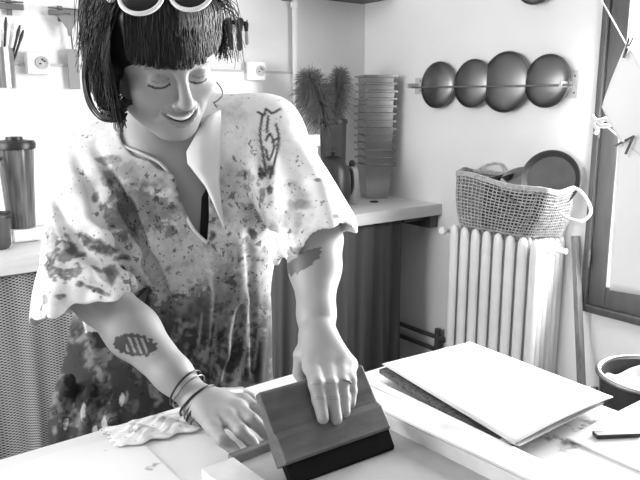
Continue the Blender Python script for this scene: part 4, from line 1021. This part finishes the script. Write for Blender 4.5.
lowm = dark*sstep(.50, .80, .45*n1+.3*n2+.25*n4); tone = tone*(1-lowm)+lowm*.19
for k in range(34):
    x_, y_ = rngn.uniform(55, 270), rngn.uniform(310, 430); blob(x_, y_, rngn.uniform(1.2, 3.5), rngn.uniform(3, 12), rngn.uniform(.08, .26), .4, rngn.uniform(-.5, .5))
for x_, y_, h_ in ((246, 340, 34), (232, 330, 26), (256, 352, 24), (214, 345, 26), (200, 330, 18)): blob(x_, y_, 1.6, h_, .22, .4, .12)
for x_, y_, h_ in ((83, 412, 9), (104, 424, 8), (122, 400, 6), (66, 425, 5), (95, 430, 5)): blob(x_, y_, 2.5, h_, .6, .3, .1)
att = np.stack([tone, dirt, tone*0, tone*0+1], 1)
obj('smock', (v, f), 'smock', WM, smooth=True, attrs=att, label='splattered wide-sleeved smock')
# lapel turned over at the neck opening
def lap(u, v_):
    # u runs down the inner fold, v across to the free edge
    inner = [(220, 110), (221, 145), (219, 180), (221, 205), (224, 228)]; outer = [(207, 116), (187, 152), (188, 163), (206, 186), (217, 210)]
    t_ = u*4; i = min(3, int(t_)); g_ = t_-i
    a_ = V3(inner[i])*(1-g_)+V3(inner[i+1])*g_; b_ = V3(outer[i])*(1-g_)+V3(outer[i+1])*g_
    q_ = a_*(1-v_)+b_*v_
    s0 = 1.108 + .012*u
    return P(q_[0], q_[1], s0 - .020*math.sin(math.pi*v_*.8) - .006)
at_l = None
o = obj('lapel', MB().sheet(lap, 24, 12, .003), mat('white_cotton_lapel', .74, .85, noise=.12, nscale=14), WM, smooth=True)
# collar edge on the left of the neckline
cpts = [(98, 122, 1.16), (112, 140, 1.13), (138, 152, 1.105), (160, 163, 1.10), (172, 180, 1.105), (182, 208, 1.105), (194, 230, 1.105), (207, 243, 1.105)]
obj('neck_edge', MB().tube(spline([P(*q_) for q_ in cpts], 8), .0028, 8), 'white_cotton' if False else mat('neck_edge_cotton', .62, .85, noise=.3, nscale=20), WM, smooth=True)
# black top under the smock
def tank(u, v_):
    y_ = 168+82*v_; x0_ = 203 - 3.5*v_; x1_ = 212
    return P(x0_+(x1_-x0_)*u, y_, 1.135+.0*u)
obj('black_top', MB().sheet(tank, 6, 12, .003), 'black_cloth', WM, smooth=True)

# ------------------------------------------------------------------ hair
HV = Vol(*bb([H(0, 0, 0)], .19), .0025)
hell(HV, (-.004, .052, -.018), (.086, .092, .108), k=0)
hell(HV, (0, .085, .02), (.075, .055, .075), k=.02)
hell(HV, (0, -.01, -.055), (.074, .075, .062), k=.02)
hcone(HV, (-.082, .02, -.008), (-.084, -.062, .006), .018, .013, .02)
hcone(HV, (.080, .05, -.03), (.078, .020, -.03), .016, .010, .02)
# fringe slab
for xx in np.linspace(-.060, .060, 7):
    hcone(HV, (xx, .085, .070-4*xx*xx), (xx*1.03, .036, .089-7.5*xx*xx), .014, .008, .010)
# keep face free
hell(HV, (0, -.045, .085), (.066, .070, .075), k=.008, mode='s')
v, f = HV.mesh(); obj('hair', (v, f), 'hair', WM, smooth=True)
m = MB(); rh = random.Random(11)
HC0 = H(0, .03, -.03)
def comb(p, lift):
    d_ = p-HC0; L_ = np.linalg.norm(d_); d_ /= L_
    for _ in range(40):
        i = np.round((p-HV.lo)/HV.vox).astype(int)
        if (i < 0).any() or (i >= HV.n).any() or HV.a[tuple(i)] > lift: break
        p = p + d_*.0012
    return p
def strand(pts, r0, r1, mm=None, n=4, seg=3, lift=None):
    q_ = spline(pts, n)
    if lift is not None: q_ = [comb(p, lift) for p in q_]
    rr = list(np.linspace(r0, r1, len(q_))); (mm or m).tube(q_, rr, seg, cap=False)
for i in range(1500):    # fringe locks
    xx = rh.uniform(-.070, .070); x0_ = xx*.35+rh.uniform(-.012, .012); e = rh.uniform(-.006, .005); cl_ = .004*math.sin(xx*260)
    zf = .098-8*xx*xx; w_ = rh.uniform(-.006, .006)
    strand([H(x0_, .150, -.01+rh.uniform(-.02, .01)), H(xx*.75+w_, .128, .055-3*xx*xx), H(xx*.95+w_, .080, .090-6*xx*xx), H(xx*1.03+cl_+rh.uniform(-.003, .003), .024+e+.005*abs(xx)/.06+.010*max(0, xx/.06)**3, zf+rh.uniform(-.004, .003))], rh.uniform(.0006, .0013), .0007, n=6, lift=rh.uniform(-.0005, .0025))
for i in range(1700):    # sides and back
    s_ = -1 if rh.random() < .6 else 1; zz = rh.uniform(-.11, .045); len_ = rh.uniform(-.085, -.035) if s_ < 0 else rh.uniform(-.02, .02)
    wv = rh.uniform(-.010, .010); lf = rh.uniform(-.0005, .004) + (.006 if rh.random() < .12 else 0)
    strand([H(s_*.01+rh.uniform(-.01, .01), .145, zz*.6), H(s_*(.070), .115, zz+wv), H(s_*(.092 if s_ < 0 else .078), .05 if s_ < 0 else .085, zz+.004-wv), H(s_*((.093 if s_ < 0 else .084)+rh.uniform(-.004, .004)), -.01 if s_ < 0 else .050, zz+.010+wv), H(s_*((.088 if s_ < 0 else .082)+rh.uniform(-.012, .010)), len_ if s_ < 0 else rh.uniform(.005, .035), zz+rh.uniform(-.01, .03))], rh.uniform(.0006, .0013), .0006, n=6, lift=lf)
for i in range(110):    # stray hairs
    s_ = rh.choice((-1, 1)); zz = rh.uniform(-.08, .05); a_ = rh.uniform(.2, 1.2)
    p0 = H(s_*.09*math.sin(a_), .05+.09*math.cos(a_), zz); o_2 = H(s_*(.10+rh.uniform(.0, .02))*math.sin(a_+.3), .05+(.10)*math.cos(a_+.3), zz+.02); p2 = H(s_*(.108+rh.uniform(0, .02)), rh.uniform(-.02, .03), zz+.01)
    strand([p0, o_2, p2], .0007, .0004, n=8, lift=.001)
obj('hair_locks', m, 'hair', WM, smooth=True)
m = MB()
hd = 1.03
def curl(pts, r=.002, n=3, jit=1.5, mm=m):
    for _ in range(n):
        jx, jy = rh.uniform(-jit, jit), rh.uniform(-jit, jit)
        strand([P(x_+jx*rh.uniform(.5, 1.2), y_+jy*rh.uniform(.5, 1.2), d_) for x_, y_, d_ in pts], r, r*.5, mm, 8, 4)
curl([(92, 40, 1.05), (86, 72, 1.04), (90, 100, 1.03), (103, 117, 1.02), (120, 119, 1.01), (126, 112, 1.01)], .0024, 9, 2.6)
curl([(98, 60, 1.04), (95, 90, 1.03), (104, 110, 1.02), (118, 113, 1.01), (127, 107, 1.01)], .0024, 8, 2)
curl([(104, 60, 1.03), (104, 88, 1.02), (112, 103, 1.01), (124, 106, 1.0), (130, 101, 1.0)], .0028, 14, 2.4)
curl([(108, 60, 1.02), (110, 84, 1.01), (120, 98, 1.0), (129, 103, 1.0)], .003, 14, 3)
obj('side_curls', m, 'hair', WM, smooth=True)
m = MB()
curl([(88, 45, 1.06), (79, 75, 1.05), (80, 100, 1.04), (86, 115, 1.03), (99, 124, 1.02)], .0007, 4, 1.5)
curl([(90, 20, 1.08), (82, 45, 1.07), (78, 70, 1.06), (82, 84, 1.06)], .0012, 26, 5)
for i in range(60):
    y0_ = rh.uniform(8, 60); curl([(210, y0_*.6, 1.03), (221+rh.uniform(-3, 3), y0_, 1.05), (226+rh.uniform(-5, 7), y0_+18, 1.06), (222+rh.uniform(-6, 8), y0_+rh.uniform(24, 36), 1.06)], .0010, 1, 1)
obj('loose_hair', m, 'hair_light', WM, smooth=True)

# ------------------------------------------------------------------ sunglasses on the head
t = thing('sunglasses', P(166, -3, .93), 'round white-rimmed sunglasses pushed up on the woman\'s hair', 'sunglasses')
def circ(cxp, cyp, d, rp, til=0., n=40, tilt=(0., 0.)):
    R_ = rp*d/F; c_ = P(cxp, cyp, d); u = cx; w_ = upv*math.cos(.35)+fwd*math.sin(.35)*1
    u2 = cx*math.cos(til)+upv*math.sin(til); return [c_ + u2*R_*math.cos(a_) + w_*R_*math.sin(a_) for a_ in np.linspace(0, 2*math.pi, n, endpoint=False)], c_, u2, w_, R_
for (a_, b_, d_, r_) in ((141, -4, .885, 21.5), (191, -7, .89, 20.5)):
    ps, c_, u_, w_, R_ = circ(a_, b_, d_, r_)
    rim_ = obj('rim', MB().tube(ps, .0030, 10, closed=True), 'frame_white', t, smooth=True)
    nn = np.cross(u_, w_); nn = nn if nn @ fwd < 0 else -nn
    obj('lens', MB().lathe([(R_*.97, -.001), (R_*.8, .002), (R_*.4, .0045), (.0005, .005), (.0005, .003), (R_*.97, -.002)], c_, nn, 40, cap=False), 'lens', rim_, smooth=True)
obj('bridge', MB().tube(spline([P(161.5, -8, .885), P(166, -12, .877), P(171, -9, .889)], 5), .0025, 8), 'frame_white', t, smooth=True)
obj('temple', MB().tube(spline([P(120, -8, .888), P(112, -2, .91), P(107, 4, .96), P(102, 8, 1.03)], 5), [.0035]*5+[.0055]*5+[.004]*6, 8), 'frame_white', t, smooth=True)
obj('temple', MB().tube(spline([P(211, -10, .893), P(220, -12, .93), P(226, -10, 1.03)], 5), .003, 8), 'frame_white', t, smooth=True)
# earrings
def earring(px, py, d, lb, hook=False):
    c_ = P(px, py, d); t = thing('earring', c_, lb, 'earring')
    m_ = MB()
    for k in range(6):
        a_ = k*math.pi/3; e_ = c_ + cx*math.cos(a_)*.0042 + upv*math.sin(a_)*.0042; m_.lathe([(.0005, -.001), (.0024, 0), (.0018, .001), (.0005, .0014)], e_, -fwd, 8)
    obj('petals', m_, 'silver', t, smooth=True); obj('stud', MB().lathe([(.0022, 0), (.0018, .002), (.0004, .003)], c_ - fwd*.001, -fwd, 10), 'lens', t, smooth=True)
earring(118.5, 97, .985, 'small silver flower earring beside the cheek at the left')
obj('hook_earring', MB().tube(spline([P(216.5, 82, 1.03), P(221, 88, 1.03), P(222.5, 95, 1.03), P(217, 101, 1.03), P(214.5, 103, 1.03), P(217, 108, 1.03)], 6), .0011, 6), 'dark_steel', smooth=True, label='thin dark wire earring dangling at the right of the cheek', cat='earring')
# bracelets on the wrist, ring
axw = (W1-E1)/np.linalg.norm(W1-E1)
def bangle(tpos, rad, thick, tilt, m_, lb):
    c_ = E1+(W1-E1)*tpos; n_ = axw + upv*tilt + cx*tilt*.3; n_ /= np.linalg.norm(n_)
    u = np.cross(n_, fwd); u /= np.linalg.norm(u); w_ = np.cross(n_, u)
    obj('bracelet', MB().tube([c_ + (u*math.cos(a_)+w_*math.sin(a_))*rad for a_ in np.linspace(0, 2*math.pi, 40, endpoint=False)], thick, 8, closed=True), m_, smooth=True, label=lb, cat='bracelet', group='bracelets on the wrist')
bangle(.875, .0310, .0016, .12, 'black', 'dark bracelet furthest up the forearm, apart from the others')
bangle(.905, .0305, .0011, .05, 'dark_steel', 'thin shiny bracelet just below the uppermost dark one')
bangle(.985, .0310, .0018, -.06, 'black', 'thick black bracelet, upper one of the close group at the wrist')
bangle(1.015, .0312, .0012, .04, 'dark_steel', 'silver bracelet in the middle of the close group at the wrist')
bangle(1.045, .0318, .0018, -.02, 'black', 'black bracelet third in the close group at the wrist')
bangle(1.08, .0322, .0016, .03, 'dark_steel', 'dark metal bracelet nearest the resting hand')
rc = sqd(342, 383, of+.006); 
obj('ring', MB().tube([rc + cx*.0104*math.cos(a_) + nr*.0104*math.sin(a_) + dn*.0012*math.sin(2*a_) for a_ in np.linspace(0, 2*math.pi, 28, endpoint=False)], .0014, 6, closed=True), 'dark_steel', smooth=True, label='dark ring on the ring finger of the hand holding the squeegee', cat='ring')
